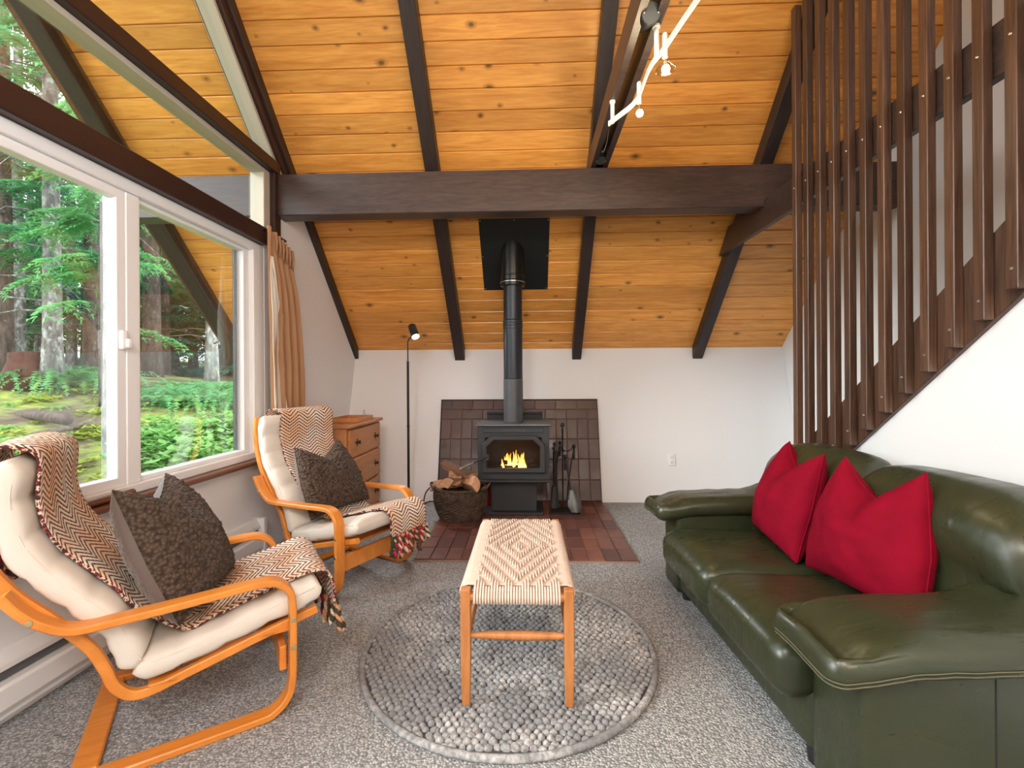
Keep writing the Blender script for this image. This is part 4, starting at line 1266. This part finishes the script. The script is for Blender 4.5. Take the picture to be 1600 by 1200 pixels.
# back cushions
for sg in (-1, 1):
    def fback(p, sg=sg):
        q = Vector(p)
        lean = .20*(q.z + .27)
        roll_ = max(0, (q.z - .02)/.25)
        q.x += lean*.75 - .05*sin(min(1, roll_)*pi)*(1 if q.x < 0 else .3)
        q.x -= (.012*(1 - (q.y/.30)**2)*(1 - (q.z/.27)**2) if q.x < 0 else 0)
        q.z -= .03*(abs(q.y/.33)**4)*(1 if q.z > 0 else 0)
        q.z -= .05*max(0, (sg*q.y - .12)/.2)**2*(1 if q.z > 0 else 0)
        q.x += nz3(q, 4.5, .012)
        return q
    sb('back_cushion', (.622, sg*.345, .565), (.115, .342, .285), .085, 20, fback)
sb('back_shell', (.735, 0, .45), (.045, HL - .06, .36), .03, 8, lambda p: Vector((p.x + .03*(p.z + .36)*.9, p.y, p.z)))
# arms
for sg in (-1, 1):
    def fpanel(p, sg=sg):
        q = Vector(p); q.x += .0
        return q
    MB().softbox((.39, sg*(HL - .13), .25), (.375, .105, .24), .018, 8).build('arm_panel', M['leather'], sofa, 60)
    seam_ = MB().tube([(.36, sg*(HL - .0245), .02), (.36, sg*(HL - .0245), .44)], .002, 5)
    seam_.build('panel_seam', M['rubber'], sofa)
    def farm(p, sg=sg):
        q = Vector(p)
        k = (q.x + .42)/.84       # 0 front .. 1 rear
        q.z += .16*max(0, (k - .62)/.38)**1.7          # sweeps up into the back
        q.y -= sg*.06*max(0, (k - .6)/.4)
        q.z -= .055*(1 - k)*.35 + .03*max(0, .22 - k)/.22
        fw = max(0, .12 - k)/.12
        q.z -= .035*fw*(1 if q.z > 0 else -.2)
        # outer side hangs lower than the inner side
        q.z -= .012*(sg*q.y/.14)*(1 if sg*q.y > 0 else 0)
        q.z += .008*noise.noise((q.x*16 + q.y*9, q.y*6, sg*3))*(1 if q.z > 0 else .4)
        return q
    ap = MB().softbox((.34, sg*(HL - .12), .50), (.44, .150, .052), .050, 22, farm).build('arm_pad', M['leather'], sofa, 179)
    st_ = MB()
    def edgept(x, y, z):
        q = farm(Vector((x - .34, y - sg*(HL - .12), z - .50))); return (q.x + .34, q.y + sg*(HL - .12), q.z + .50)
    for dz in (0, -.010):
        line = []
        yc = sg*(HL - .12)
        for k in range(11): line.append(edgept(-.101, yc - sg*.10 + sg*.20*k/10, .490 + dz))
        for k in range(1, 6): line.append(edgept(-.053 - .048*cos(k*pi/12), yc + sg*(.10 + .051*sin(k*pi/12)), .490 + dz))
        for k in range(31): line.append(edgept(-.053 + .77*k/30, yc + sg*.151, .490 + dz))
        st_.tube(line, .0019, 5)
    st_.build_each('piping', M['stitch'], ap, smooth=60)
sofa.matrix_basis = Matrix.Translation((.822, 1.995, 0)) @ Matrix.Rotation(radians(2.0), 4, 'Z')

def red(label, loc, rz, tilt, roll, size, chop, seed):
    o = pillow('velvet_cushion', label, M['velvet'], size, .21, chop, seed, 0, None, 64, 'red velvet cushions')
    place(o, loc, rz, tilt, roll)
red('red velvet cushion at the end of the sofa nearer the stove', (1.205, 2.31, .385), radians(-90 - 6), radians(-17), .03, .50, .50, 1.0)
red('red velvet cushion overlapping its twin, at the sofa arm farther from the stove', (1.235, 1.775, .385), radians(-90 + 9), radians(-13), .0, .50, .55, 9.0)

# ------------------------------------------------------------------ track light
M['whiteplastic'] = plain('white_track_plastic', (.78, .76, .70), .4)
track = thing('track_light', 'curved white track light hanging under the twin ties with lit bulbs', 'track light', (.55, 2.2, 2.6))
tp = curve([(.455, 2.56, 2.61), (.50, 2.48, 2.61), (.545, 2.38, 2.605), (.558, 2.28, 2.60), (.556, 2.14, 2.60), (.562, 2.06, 2.60), (.585, 1.98, 2.60), (.60, 1.90, 2.60), (.625, 1.77, 2.60), (.665, 1.60, 2.60), (.76, 1.30, 2.60)], 6)
rings = []
for k, p in enumerate(tp):
    d = (tp[min(k+1, len(tp)-1)] - tp[max(k-1, 0)]).normalized(); s4 = V(d.y, -d.x, 0).normalized()*.003
    rings.append([p + s4 + V(0,0,.014), p - s4 + V(0,0,.014), p - s4 - V(0,0,.014), p + s4 - V(0,0,.014)])
MB().loft(rings).build('rail', M['whiteplastic'], track, 40)
for (x, y, zt, zb) in ((.472, 2.535, 2.72, 2.60), (.563, 2.0, 2.72, 2.585), (.70, 1.48, 2.72, 2.585)):
    MB().lathe([(.0, zb), (.011, zb), (.011, zt - .012), (.016, zt - .010), (.016, zt), (0, zt)], (x, y, 0), 14).build('standoff', M['whiteplastic'], track, 40)
M['lampglass'] = glass('clear_lamp_glass', (.95, .9, .8), .08)
for k, (x, y) in enumerate(((.556, 2.285), (.588, 1.965), (.72, 1.42))):
    hd = MB().lathe([(0, 2.555), (.011, 2.556), (.011, 2.655), (.008, 2.66), (0, 2.66)], (x, y, 0), 14).build('lamp_head', M['whiteplastic'], track, 40)
    MB().tube([(x, y, 2.557), (x + .002, y - .004, 2.52)], .0035, 6).build('lamp_pin', M['steel'], hd)
    MB().lathe([(0, -.018), (.013, -.012), (.017, 0), (.013, .012), (0, .018)], (x + .002, y - .004, 2.505), 14).build('bulb', M['bulb_warm'], hd, 60)
    if k == 1:
        MB().lathe([(.012, .02), (.042, -.012), (.040, -.013), (.011, .018)], (x + .002, y - .004, 2.515), 20).build('glass_shade', M['lampglass'], hd, 60)
    lamp_light('track_spot', (x + .002, y - .004, 2.45), 2.6, (1, .80, .52), .03, track)
# black cans between the ties
for (x, y, z, lab) in ((.522, 1.93, 2.765, 'black cylindrical can between the ties above the glass shaded bulb'), (.522, 3.235, 2.77, 'black cylindrical can between the ties just above the cross beam')):
    can = thing('black_can', lab, 'speaker can', (x, y, z), 'black cans between the ties')
    q = Matrix.Rotation(radians(-62), 4, 'X') if y < 2.5 else Matrix.Rotation(radians(-15), 4, 'X')
    MB().lathe([(0, -.001), (.040, 0), (.0415, .004), (.0415, .16), (0, .162)], (x, y, z - .045), 24, q @ Matrix.Rotation(0, 4, 'Y')).build('can_body', M['black'], can, 40)
    MB().lathe([(0, -.004), (.037, -.003), (.038, 0), (0, .001)], (x, y, z - .045), 24, q).build('end_disc', plain('grey_can_disc', (.05, .055, .055), .5), can, 40)
    for sg in (-1, 1):
        pp = Vector((x, y, z - .045)) + (q.to_3x3() @ V(sg*.029, -.0, -.004))
        MB().lathe([(.004, 0), (.003, -.002), (0, -.003)], pp, 8, q).build('screw', M['steel'], can)
wire = thing('speaker_wire', 'thin white wire dangling above the far black can', 'wire', (.54, 3.2, 2.75))
MB().tube(curve([(.535, 2.90, 2.88), (.54, 3.02, 2.85), (.543, 3.12, 2.80), (.53, 3.19, 2.765), (.525, 3.21, 2.78)], 6), .003, 6).build('strand', M['whiteplastic'], wire, 60)

# ------------------------------------------------------------------ curtain
t = NT('tan_curtain'); t.bsdf(Roughness=.85); co = t.coords(); t.b.inputs['Sheen Weight'].default_value = .2
t.col(t.mix(t.noise(co, 3, 3), (.46, .24, .12), (.60, .35, .19))); t.bump(t.noise(co, 300, 2), .2, .003)
tl = t.n('ShaderNodeBsdfTranslucent'); tl.inputs[0].default_value = (.55, .32, .18, 1); mx = t.n('ShaderNodeMixShader'); mx.inputs[0].default_value = .25
t.l(t.b.outputs[0], mx.inputs[1]); t.l(tl.outputs[0], mx.inputs[2]); t.l(mx.outputs[0], t.out.inputs[0])
M['curtain'] = t.m
M['lining'] = plain('white_curtain_lining', (.80, .76, .68), .85, bump=(200, .2, .003))
cur = thing('curtain', 'gathered tan curtain with white lining at the window edge', 'curtain', (-1.78, 3.3, .7))
def cloth(name, mat, f, nu, nv, th=.003):
    g = [[Vector(f(i/nu, j/nv)) for j in range(nv + 1)] for i in range(nu + 1)]
    mb = MB(); W = nv + 1
    nrm = []
    for i in range(nu + 1):
        for j in range(nv + 1):
            a = g[min(i+1, nu)][j] - g[max(i-1, 0)][j]; b = g[i][min(j+1, nv)] - g[i][max(j-1, 0)]
            nn = a.cross(b); nrm.append(nn.normalized() if nn.length > 1e-9 else V(1,0,0))
    flat = [p for r in g for p in r]
    mb.v = [tuple(p + n*th/2) for p, n in zip(flat, nrm)] + [tuple(p - n*th/2) for p, n in zip(flat, nrm)]
    nt = len(flat)
    for i in range(nu):
        for j in range(nv):
            a = i*W + j; q = (a, a + W, a + W + 1, a + 1)
            mb.f.append(q); mb.f.append(tuple(nt + k for k in q[::-1]))
    for i in range(nu):
        for j in (0, nv):
            a = i*W + j; mb.f.append((a, a + W, nt + a + W, nt + a))
    for j in range(nv):
        for i in (0, nu):
            a = i*W + j; mb.f.append((a, a + 1, nt + a + 1, nt + a))
    return mb.build(name, mat, cur, 179)
def fcur(u, v):
    z = 2.262 - v*1.80
    z -= .115*u*(1 - v)
    spread = .31 + .13*min(1, v*2.2)**.8
    y = 3.075 + u*spread + .05*v
    fold = sin(u*2*pi*4.5)*(.020 + .014*min(1, v*3)) + .006*noise.noise((u*5, v*6, 1))
    pinch = exp(-((v - .09)/.05)**2)
    x = -1.775 + fold*(1 - .5*pinch)*(1 if u < .98 else .6)
    return (x, y, z)
cloth('drape', M['curtain'], fcur, 72, 40)
def flin(u, v):
    z = 2.05 - v*1.55
    k = min(1, v*4)
    y = 3.072 + u*(.03 + .14*k) - .012*sin(v*5)
    x = -1.748 + .022*sin(u*5 + v*3)*k + .018*noise.noise((u*3, v*6, 8))
    return (x, y, z)
cloth('lining', M['lining'], flin, 22, 36)
pl_ = MB()
for k in range(6):
    y = 3.15 + k*.045
    pl_.tube([(-1.76, y, 2.24 - .3*(y - 3.125)), (-1.748, y, 2.17 - .3*(y - 3.125)), (-1.755, y + .004, 2.10 - .3*(y - 3.125))], [.012, .009, .006], 6)
pl_.build_each('pleat', M['curtain'], cur, smooth=179)
MB().tube([(-1.80, 3.06, 2.235), (-1.80, 3.36, 2.235)], .010, 10).build('rod', M['trim'], cur, 60)

# ------------------------------------------------------------------ unseen lamps added behind the camera as fill light
t = NT('added_globe_glow'); e = t.n('ShaderNodeEmission'); e.inputs[0].default_value = (1, .95, .86, 1); e.inputs[1].default_value = 6; t.l(e.outputs[0], t.out.inputs[0])
M['opal'] = t.m  # glowing surface of the added globes
for (x, y, z, en, lab) in ((-.7, -.6, 2.45, 85, 'unseen round opal pendant added as fill light, window side'), (.35, -1.2, 2.55, 85, 'unseen round opal pendant added as fill light, stair side')):  # pendants added out of view to brighten the whole room
    pl = thing('added_pendant', lab, 'pendant lamp', (x, y, z), 'added fill pendants behind the camera')
    MB().lathe([(.0, .17), (.06, .165), (.06, .19), (.0, .2)], (x, y, z), 20).tube([(x, y, z + .19), (x, y, 3.6)], .006, 6).build('stem', M['black'], pl, 40)
    MB().lathe([(.16*sin(pi*k/14), -.16*cos(pi*k/14)) for k in range(15)], (x, y, z), 24).build('globe', M['opal'], pl, 60)
    lamp_light('added_pendant_light', (x, y, z), en, (.81, .915, 1), .28, pl)

gl = thing('added_globe_lamp', 'unseen opal globe floor lamp added as warm fill light', 'floor lamp', (1.3, -.7, 0))  # globe lamp added out of view, warm fill for sofa and window wall
MB().lathe([(0, 0), (.14, 0), (.14, .02), (.01, .03), (.01, 1.45), (0, 1.45)], (1.3, -.7, 0), 24).build('stand', M['black'], gl, 40)
MB().lathe([(.14*sin(pi*k/14), 1.58 - .14*cos(pi*k/14)) for k in range(15)], (1.3, -.7, 0), 24).build('globe', M['opal'], gl, 60)
lamp_light('added_globe_light', (1.3, -.7, 1.58), 42, (1, .86, .62), .20, gl)

# ------------------------------------------------------------------ outside: forest floor, trees, plants
ofr = random.Random(21)
def ground(x, y):
    r = sqrt(x*x + y*y)
    z = -.35 + (.22*max(0, r - 7.2) if r < 14 else .22*6.8 + .05*(r - 14))
    return z + .25*noise.noise((x*.35, y*.35, 2)) + .07*noise.noise((x*1.3, y*1.3, 5))
t = NT('forest_floor'); t.bsdf(Roughness=.95); co = t.coords()
n1 = t.noise(co, .9, 6, .65); n2 = t.noise(co, 6, 5, .6)
c = t.ramp(n1, [(.32, (.045, .022, .012)), (.45, (.15, .10, .055)), (.53, (.22, .26, .05)), (.64, (.42, .44, .05)), (.75, (.16, .30, .05))])
t.col(t.mix(t.ramp(n2, [(.35, (.7,)*3), (.65, (0,)*3)]), c, (.05, .035, .02)))
t.bump(n2, .8, .05)
M['ground'] = t.m
mb = MB(); NX, NY_ = 60, 60
for i in range(NX + 1):
    for j in range(NY_ + 1):
        x = -2.05 - 43*(i/NX)**1.6; y = -14 + 62*j/NY_
        mb.v.append((x, y, ground(x, y) if x < -2.06 else -.35))
for i in range(NX):
    for j in range(NY_):
        a = i*(NY_ + 1) + j; mb.f.append((a, a + 1, a + NY_ + 2, a + NY_ + 1))
gr = mb.build('ground', M['ground'], None, 179); tag(gr, 'mossy forest floor outside the window', kind='structure')

def barkmat(name, c0, c1, lichen):
    t = NT(name); t.bsdf(Roughness=.95); co = t.coords('Object', (1, 1, .25))
    n = t.noise(co, 14, 5, .65); l = t.noise(t.coords('Object', (1, 1, .6)), 9, 4, .6)
    c = t.ramp(n, [(.35, c0), (.65, c1)])
    t.col(t.mix(t.ramp(l, [(.60 - .12*lichen, (0,)*3), (.66, (lichen,)*3)]), c, (.50, .52, .48)))
    t.bump(n, .8, .03); return t.m
M['bark_grey'] = barkmat('grey_lichen_bark', (.07, .058, .055), (.22, .20, .19), .75)
M['bark_brown'] = barkmat('brown_bark', (.045, .03, .025), (.14, .095, .075), .2)
M['bark_pale'] = barkmat('pale_mottled_bark', (.12, .11, .10), (.34, .33, .31), .95)
def leafmat(name, c0, c1, trans):
    t = NT(name); t.bsdf(Roughness=.6); co = t.coords(); t.col(t.mix(t.noise(co, 1.5, 3), c0, c1))
    tl = t.n('ShaderNodeBsdfTranslucent'); tl.inputs[0].default_value = (*trans, 1); mx = t.n('ShaderNodeMixShader'); mx.inputs[0].default_value = .45
    t.l(t.b.outputs[0], mx.inputs[1]); t.l(tl.outputs[0], mx.inputs[2]); t.l(mx.outputs[0], t.out.inputs[0]); return t.m
M['needle'] = leafmat('conifer_green', (.03, .12, .065), (.10, .29, .13), (.10, .34, .13))
M['needle2'] = leafmat('fresh_cedar_green', (.07, .24, .09), (.18, .43, .15), (.18, .50, .17))
M['needle3'] = leafmat('blue_green_fir', (.04, .13, .10), (.10, .26, .19), (.09, .30, .19))
M['fern'] = leafmat('bright_fern_green', (.13, .30, .07), (.27, .46, .14), (.25, .50, .13))
M['moss'] = leafmat('yellow_moss_green', (.24, .30, .03), (.42, .46, .06), (.34, .40, .05))

def spray(vs, fs, o, d, L, w, droop, rr_):
    """a flat feathered spray of needles: midrib with paired narrow leaflets"""
    d = d.normalized(); side = d.cross(V(0,0,1))
    side = side.normalized() if side.length > .05 else V(1,0,0)
    n = 5
    for k in range(n):
        f = (k + .3)/n; p = o + d*L*f - V(0,0,droop*L*f*f)
        wl = w*(1 - .65*f)
        for sg in (-1, 1):
            tip = p + side*sg*wl + d*wl*.8 - V(0,0,droop*wl*.6) + V(0,0,rr_.uniform(-.02, .02))
            q = p + d*L*.16
            b = len(vs); vs.extend([tuple(p), tuple(tip), tuple(q)]); fs.append((b, b+1, b+2))
    p = o + d*L*.85 - V(0,0,droop*L*.7); tip = o + d*L*1.1 - V(0,0,droop*L*1.1)
    b = len(vs); vs.extend([tuple(p + side*.02), tuple(tip), tuple(p - side*.02)]); fs.append((b, b+1, b+2))

def foliage_mesh(name, z0, z1, R, nb, seed, mat, droop=.5, dens=7, sl=.34):
    r_ = random.Random(seed); vs = []; fs = []
    for k in range(nb):
        f = r_.random(); z = z0 + (z1 - z0)*f; a = r_.uniform(0, 2*pi); L = R*(1 - .6*f)*r_.uniform(.55, 1.1)
        d = V(cos(a), sin(a), r_.uniform(-.1, .25)); o = V(0, 0, z)
        for s_ in range(dens):
            g = .22 + .78*(s_ + r_.random()*.6)/dens
            p = o + d*L*g - V(0,0,droop*.35*L*g*g)
            for sg in (-1, 1, 0):
                aa = a + sg*r_.uniform(.5, 1.1)
                dd = V(cos(aa), sin(aa), r_.uniform(-.35, .1))
                spray(vs, fs, p, dd, sl*r_.uniform(.7, 1.2), .13*sl/.34, droop*r_.uniform(.5, 1.2), r_)
    me = bpy.data.meshes.new(name); me.from_pydata(vs, [], fs); me.materials.append(mat); return me
def branch_mesh(z0, z1, R, n, seed, mat):
    r_ = random.Random(seed); mb = MB()
    for k in range(n):
        z = z0 + (z1 - z0)*r_.random(); a = r_.uniform(0, 2*pi); L = R*r_.uniform(.5, 1.0)
        d = V(cos(a), sin(a), 0)
        mb.tube([(0,0,z), d*L*.4 + V(0,0,z + .05), d*L*.75 + V(0,0,z - .05), d*L + V(0,0,z - .28*L)], [.022, .014, .009, .004], 4)
    me = bpy.data.meshes.new('branches'); me.from_pydata(mb.v, [], mb.f); me.materials.append(mat); return me
FOL = [foliage_mesh('foliage', 1.2, 9, 2.2, 70, 1, M['needle'], .5, 6, .40),
       foliage_mesh('foliage', 1.2, 9, 2.1, 70, 2, M['needle3'], .4, 6, .40),
       foliage_mesh('foliage', 1.6, 7, 1.5, 40, 3, M['needle2'], .8, 6, .36),
       foliage_mesh('foliage', 2.6, 9, 1.9, 46, 4, M['needle'], .5, 6, .40)]
FOL.append(foliage_mesh('foliage', .0, 8, 2.6, 95, 8, M['needle3'], .5, 6, .5))
FOL.append(foliage_mesh('foliage', .0, 7, 2.4, 90, 9, M['needle'], .5, 6, .5))
BR = [branch_mesh(1.0, 7, 1.6, 26, 5, M['bark_brown']), branch_mesh(1.5, 7, 1.9, 34, 6, M['bark_grey'])]
def trunk_mesh(r, H, mat, seed):
    r_ = random.Random(seed); mb = MB()
    pts = []; rad = []
    for k in range(9):
        f = k/8; pts.append((.05*noise.noise((f*3, seed, 0)), .05*noise.noise((f*3, seed, 4)), -.3 + H*f)); rad.append(r*(1 - .45*f)*(1.35 if k == 0 else 1))
    mb.tube(pts, rad, 12)
    me = bpy.data.meshes.new('trunk'); me.from_pydata(mb.v, [], mb.f); me.materials.append(mat)
    me.polygons.foreach_set('use_smooth', [True]*len(me.polygons)); return me
def tree(px, Y, r, label, mat, fol=None, br=None, H=11, group=None, X=None, rz=None):
    u = (px - 800)/717.; c_, s_ = cos(.0347), sin(.0347); dx, dy = u*c_ - s_, u*s_ + c_
    x = dx/dy*Y if X is None else X
    z = ground(x, Y)
    o = thing('conifer_tree', label, 'tree', (x, Y, z), group or 'forest trees outside')
    a = rz if rz is not None else ofr.uniform(0, 6.28)
    for me, nm in ((trunk_mesh(r, H, mat, int(px*7 + Y*13)), 'trunk'), (fol, 'foliage'), (br, 'branches')):
        if me is None: continue
        c = bpy.data.objects.new(nm, me); COL.objects.link(c); c.parent = o; c.rotation_euler = (0, 0, a)
        if nm != 'trunk': tag(c, kind='stuff')
    return o
tree(82, 9.2, .17, 'thick grey conifer trunk flecked with lichen, in the sliding pane', M['bark_grey'], FOL[3], BR[1])
tree(172, 6.6, .085, 'pale mottled trunk beside the window mullion', M['bark_pale'], None, None)
tree(143, 10.5, .14, 'dark brown trunk behind the pale mottled one', M['bark_brown'], FOL[2], BR[0])
tree(160, 8.6, .05, 'thin brown sapling trunk between the dark and the pale trunks', M['bark_brown'], FOL[2], None)
tree(8, 9.5, .15, 'dark trunk at the left edge of the in the sliding pane', M['bark_brown'], FOL[3], BR[1])
tree(30, 12.0, .15, 'slim grey trunk between the edge trunk and the thick lichened one', M['bark_grey'], FOL[1], BR[0])
tree(237, 13.0, .24, 'dark trunk next to the mullion in the fixed pane', M['bark_brown'], FOL[3], BR[0])
tree(259, 14.5, .13, 'second dark trunk in the fixed window pane', M['bark_brown'], FOL[1], BR[0])
tree(276, 17.0, .11, 'third slim trunk in the fixed window pane', M['bark_brown'], FOL[0], None)
tree(331, 12.0, .15, 'pale grey trunk in front of the eave rafter', M['bark_pale'], None, BR[0])
tree(352, 17.0, .16, 'dark trunk lowest under the eave rafter', M['bark_brown'], FOL[0], None)
tree(64, 16.0, .16, 'grey trunk half behind the thick lichened one', M['bark_grey'], FOL[1], BR[1])
tree(112, 15.0, .15, 'distant grey trunk between the lichened and the dark brown trunks', M['bark_grey'], FOL[0], BR[1])
for k in range(24):
    px = -160 + 580*((k*.618) % 1); Y = 16 + 12*((k*.377) % 1)
    tree(px, Y, ofr.uniform(.1, .2), 'hazy green conifer deep in the forest', M['bark_brown'], FOL[4 + k % 2], None, group='deep forest trees', H=12)
for k in range(14):
    yy = 1.5 + 15*((k*.618) % 1); xx = -(13 + 12*((k*.377) % 1) + .35*yy)
    tree(0, yy, .13 + .006*k, 'conifer standing beyond the mossy clearing', M['bark_brown'] if k % 2 else M['bark_grey'], FOL[k % 6], None, group='trees beyond the clearing', H=12, X=xx)

# ferns and seedlings
def fern_mesh(seed, mat, n=11, L=.55):
    r_ = random.Random(seed); vs = []; fs = []
    for k in range(n):
        a = 2*pi*k/n + r_.uniform(-.2, .2); d = V(cos(a), sin(a), r_.uniform(.6, 1.3)).normalized()
        p = V(0, 0, 0)
        for s_ in range(5):
            dd = V(d.x, d.y, d.z - .38*s_).normalized()
            spray(vs, fs, p, dd, L*.34, .13*(1 - s_*.15), .1, r_)
            p = p + dd*L*.25
    me = bpy.data.meshes.new('fronds'); me.from_pydata(vs, [], fs); me.materials.append(mat); return me
def shrub_mesh(seed, mat, n=60, R=.5, H=.6):
    r_ = random.Random(seed); vs = []; fs = []
    for k in range(n):
        a = r_.uniform(0, 6.28); rr_ = R*sqrt(r_.random()); p = V(rr_*cos(a), rr_*sin(a), H*r_.random()*(1 - rr_/R*.6))
        for q in range(4):
            b_ = r_.uniform(0, 6.28); d = V(cos(b_), sin(b_), r_.uniform(.1, .7)); s5 = d.cross(V(0,0,1)).normalized()
            w = r_.uniform(.03, .055); L = r_.uniform(.08, .14); b = len(vs)
            vs.extend([tuple(p), tuple(p + d*L*.5 + s5*w), tuple(p + d*L), tuple(p + d*L*.5 - s5*w)]); fs.append((b, b+1, b+2, b+3))
    me = bpy.data.meshes.new('leaves'); me.from_pydata(vs, [], fs); me.materials.append(mat); return me
FE = [fern_mesh(1, M['fern']), fern_mesh(2, M['needle2'], 9, .7), shrub_mesh(3, M['fern']), shrub_mesh(4, M['moss'], 50, .45, .35), shrub_mesh(5, M['fern'], 80, .6, .45)]
def px_ground(px, py):
    u = (px - 800)/717.; v = -(py - 592 - .0058*(px-800)*1)/717.; c_, s_ = cos(.0347), sin(.0347); dx, dy = u*c_ - s_, u*s_ + c_
    tt = 3.0
    while tt < 40:
        x, y, z = dx*tt, dy*tt, 1.2 + v*tt
        if x < -2.3 and z < ground(x, y): return x, y
        tt += .05
    return dx*14, dy*14
spots = []
for k in range(70):
    px = ofr.uniform(225, 392); py = ofr.uniform(672, 742); spots.append((px, py, ofr.choice((2, 4, 4)), ofr.uniform(.55, 1.0)))
for k in range(26):
    px = ofr.uniform(225, 392); py = ofr.uniform(600, 640); spots.append((px, py, ofr.choice((0, 1, 1)), ofr.uniform(.8, 1.5)))
for k in range(15):
    px = ofr.uniform(0, 190); py = ofr.uniform(600, 680); spots.append((px, py, ofr.choice((3, 3, 0)), ofr.uniform(.35, .7)))
for k in range(14):
    px = ofr.uniform(-40, 190); py = ofr.uniform(690, 760); spots.append((px, py, ofr.choice((3, 3, 2)), ofr.uniform(.35, .7)))
for k in range(16):
    px = ofr.uniform(0, 190); py = ofr.uniform(580, 602); spots.append((px, py, ofr.choice((0, 1)), ofr.uniform(.9, 1.6)))
cover = {k: MB() for k in range(5)}
for px, py, kd, sc in spots:
    x, y = px_ground(px, py); z = ground(x, y) - .03; a = ofr.uniform(0, 6.28)
    m_ = Matrix.Translation((x, y, z)) @ Matrix.Rotation(a, 4, 'Z') @ Matrix.Scale(sc, 4)
    me = FE[kd]; cover[kd].add([m_ @ v.co for v in me.vertices], [tuple(p.vertices) for p in me.polygons])
for kd, nm, m_, lb in ((0, 'bright_ferns', 'fern', 'bright green fern fronds on the forest floor'), (1, 'sword_ferns', 'needle2', 'tall fresh green fern undergrowth below the trees'), (2, 'ground_cover', 'fern', 'low bright green leafy ground cover outside the window'), (3, 'moss_cover', 'moss', 'yellow green moss cushions on the forest floor'), (4, 'leafy_undergrowth', 'fern', 'broad bright green leafy undergrowth near the house')):
    tag(cover[kd].build(nm, M[m_], None, fix=False), lb, 'plants', kind='stuff')
for k, (px, py, L, a, lab) in enumerate(((55, 650, 2.4, .5, 'mossy fallen log lying across the forest floor'), (130, 668, 1.6, -.6, 'short broken branch on the forest floor'), (330, 655, 1.8, .2, 'grey dead branch behind the bright plants'))):
    x, y = px_ground(px, py); z = ground(x, y)
    d = V(cos(a + 2.2), sin(a + 2.2), 0)
    mb = MB().tube([V(x, y, z + .06) - d*L/2, V(x, y, z + .10), V(x, y, z + .07) + d*L/2], [.09, .08, .05] if k == 0 else [.03, .035, .015], 8)
    tag(mb.build('fallen_log', M['bark_brown'], None, 179), lab, 'log', 'deadwood')
x, y = px_ground(48, 590); z = ground(x, y)
rg = []
for k, (zz, r0) in enumerate(((-.2, .55), (.1, .42), (.45, .34), (.62, .30), (.66, .12))):
    rg.append([(x + r0*(1 + .22*noise.noise((cos(i*.39)*2, sin(i*.39)*2, k*.7)))*cos(2*pi*i/16), y + r0*(1 + .22*noise.noise((cos(i*.39)*2, sin(i*.39)*2, k*.7)))*sin(2*pi*i/16), z + zz) for i in range(16)])
tag(MB().loft(rg).build('tree_stump', plain('rotten_red_wood', (.085, .03, .018), .95, bump=(8, .9, .05), var=.5), None, 179), 'rotten reddish stump behind the fallen log', 'stump')
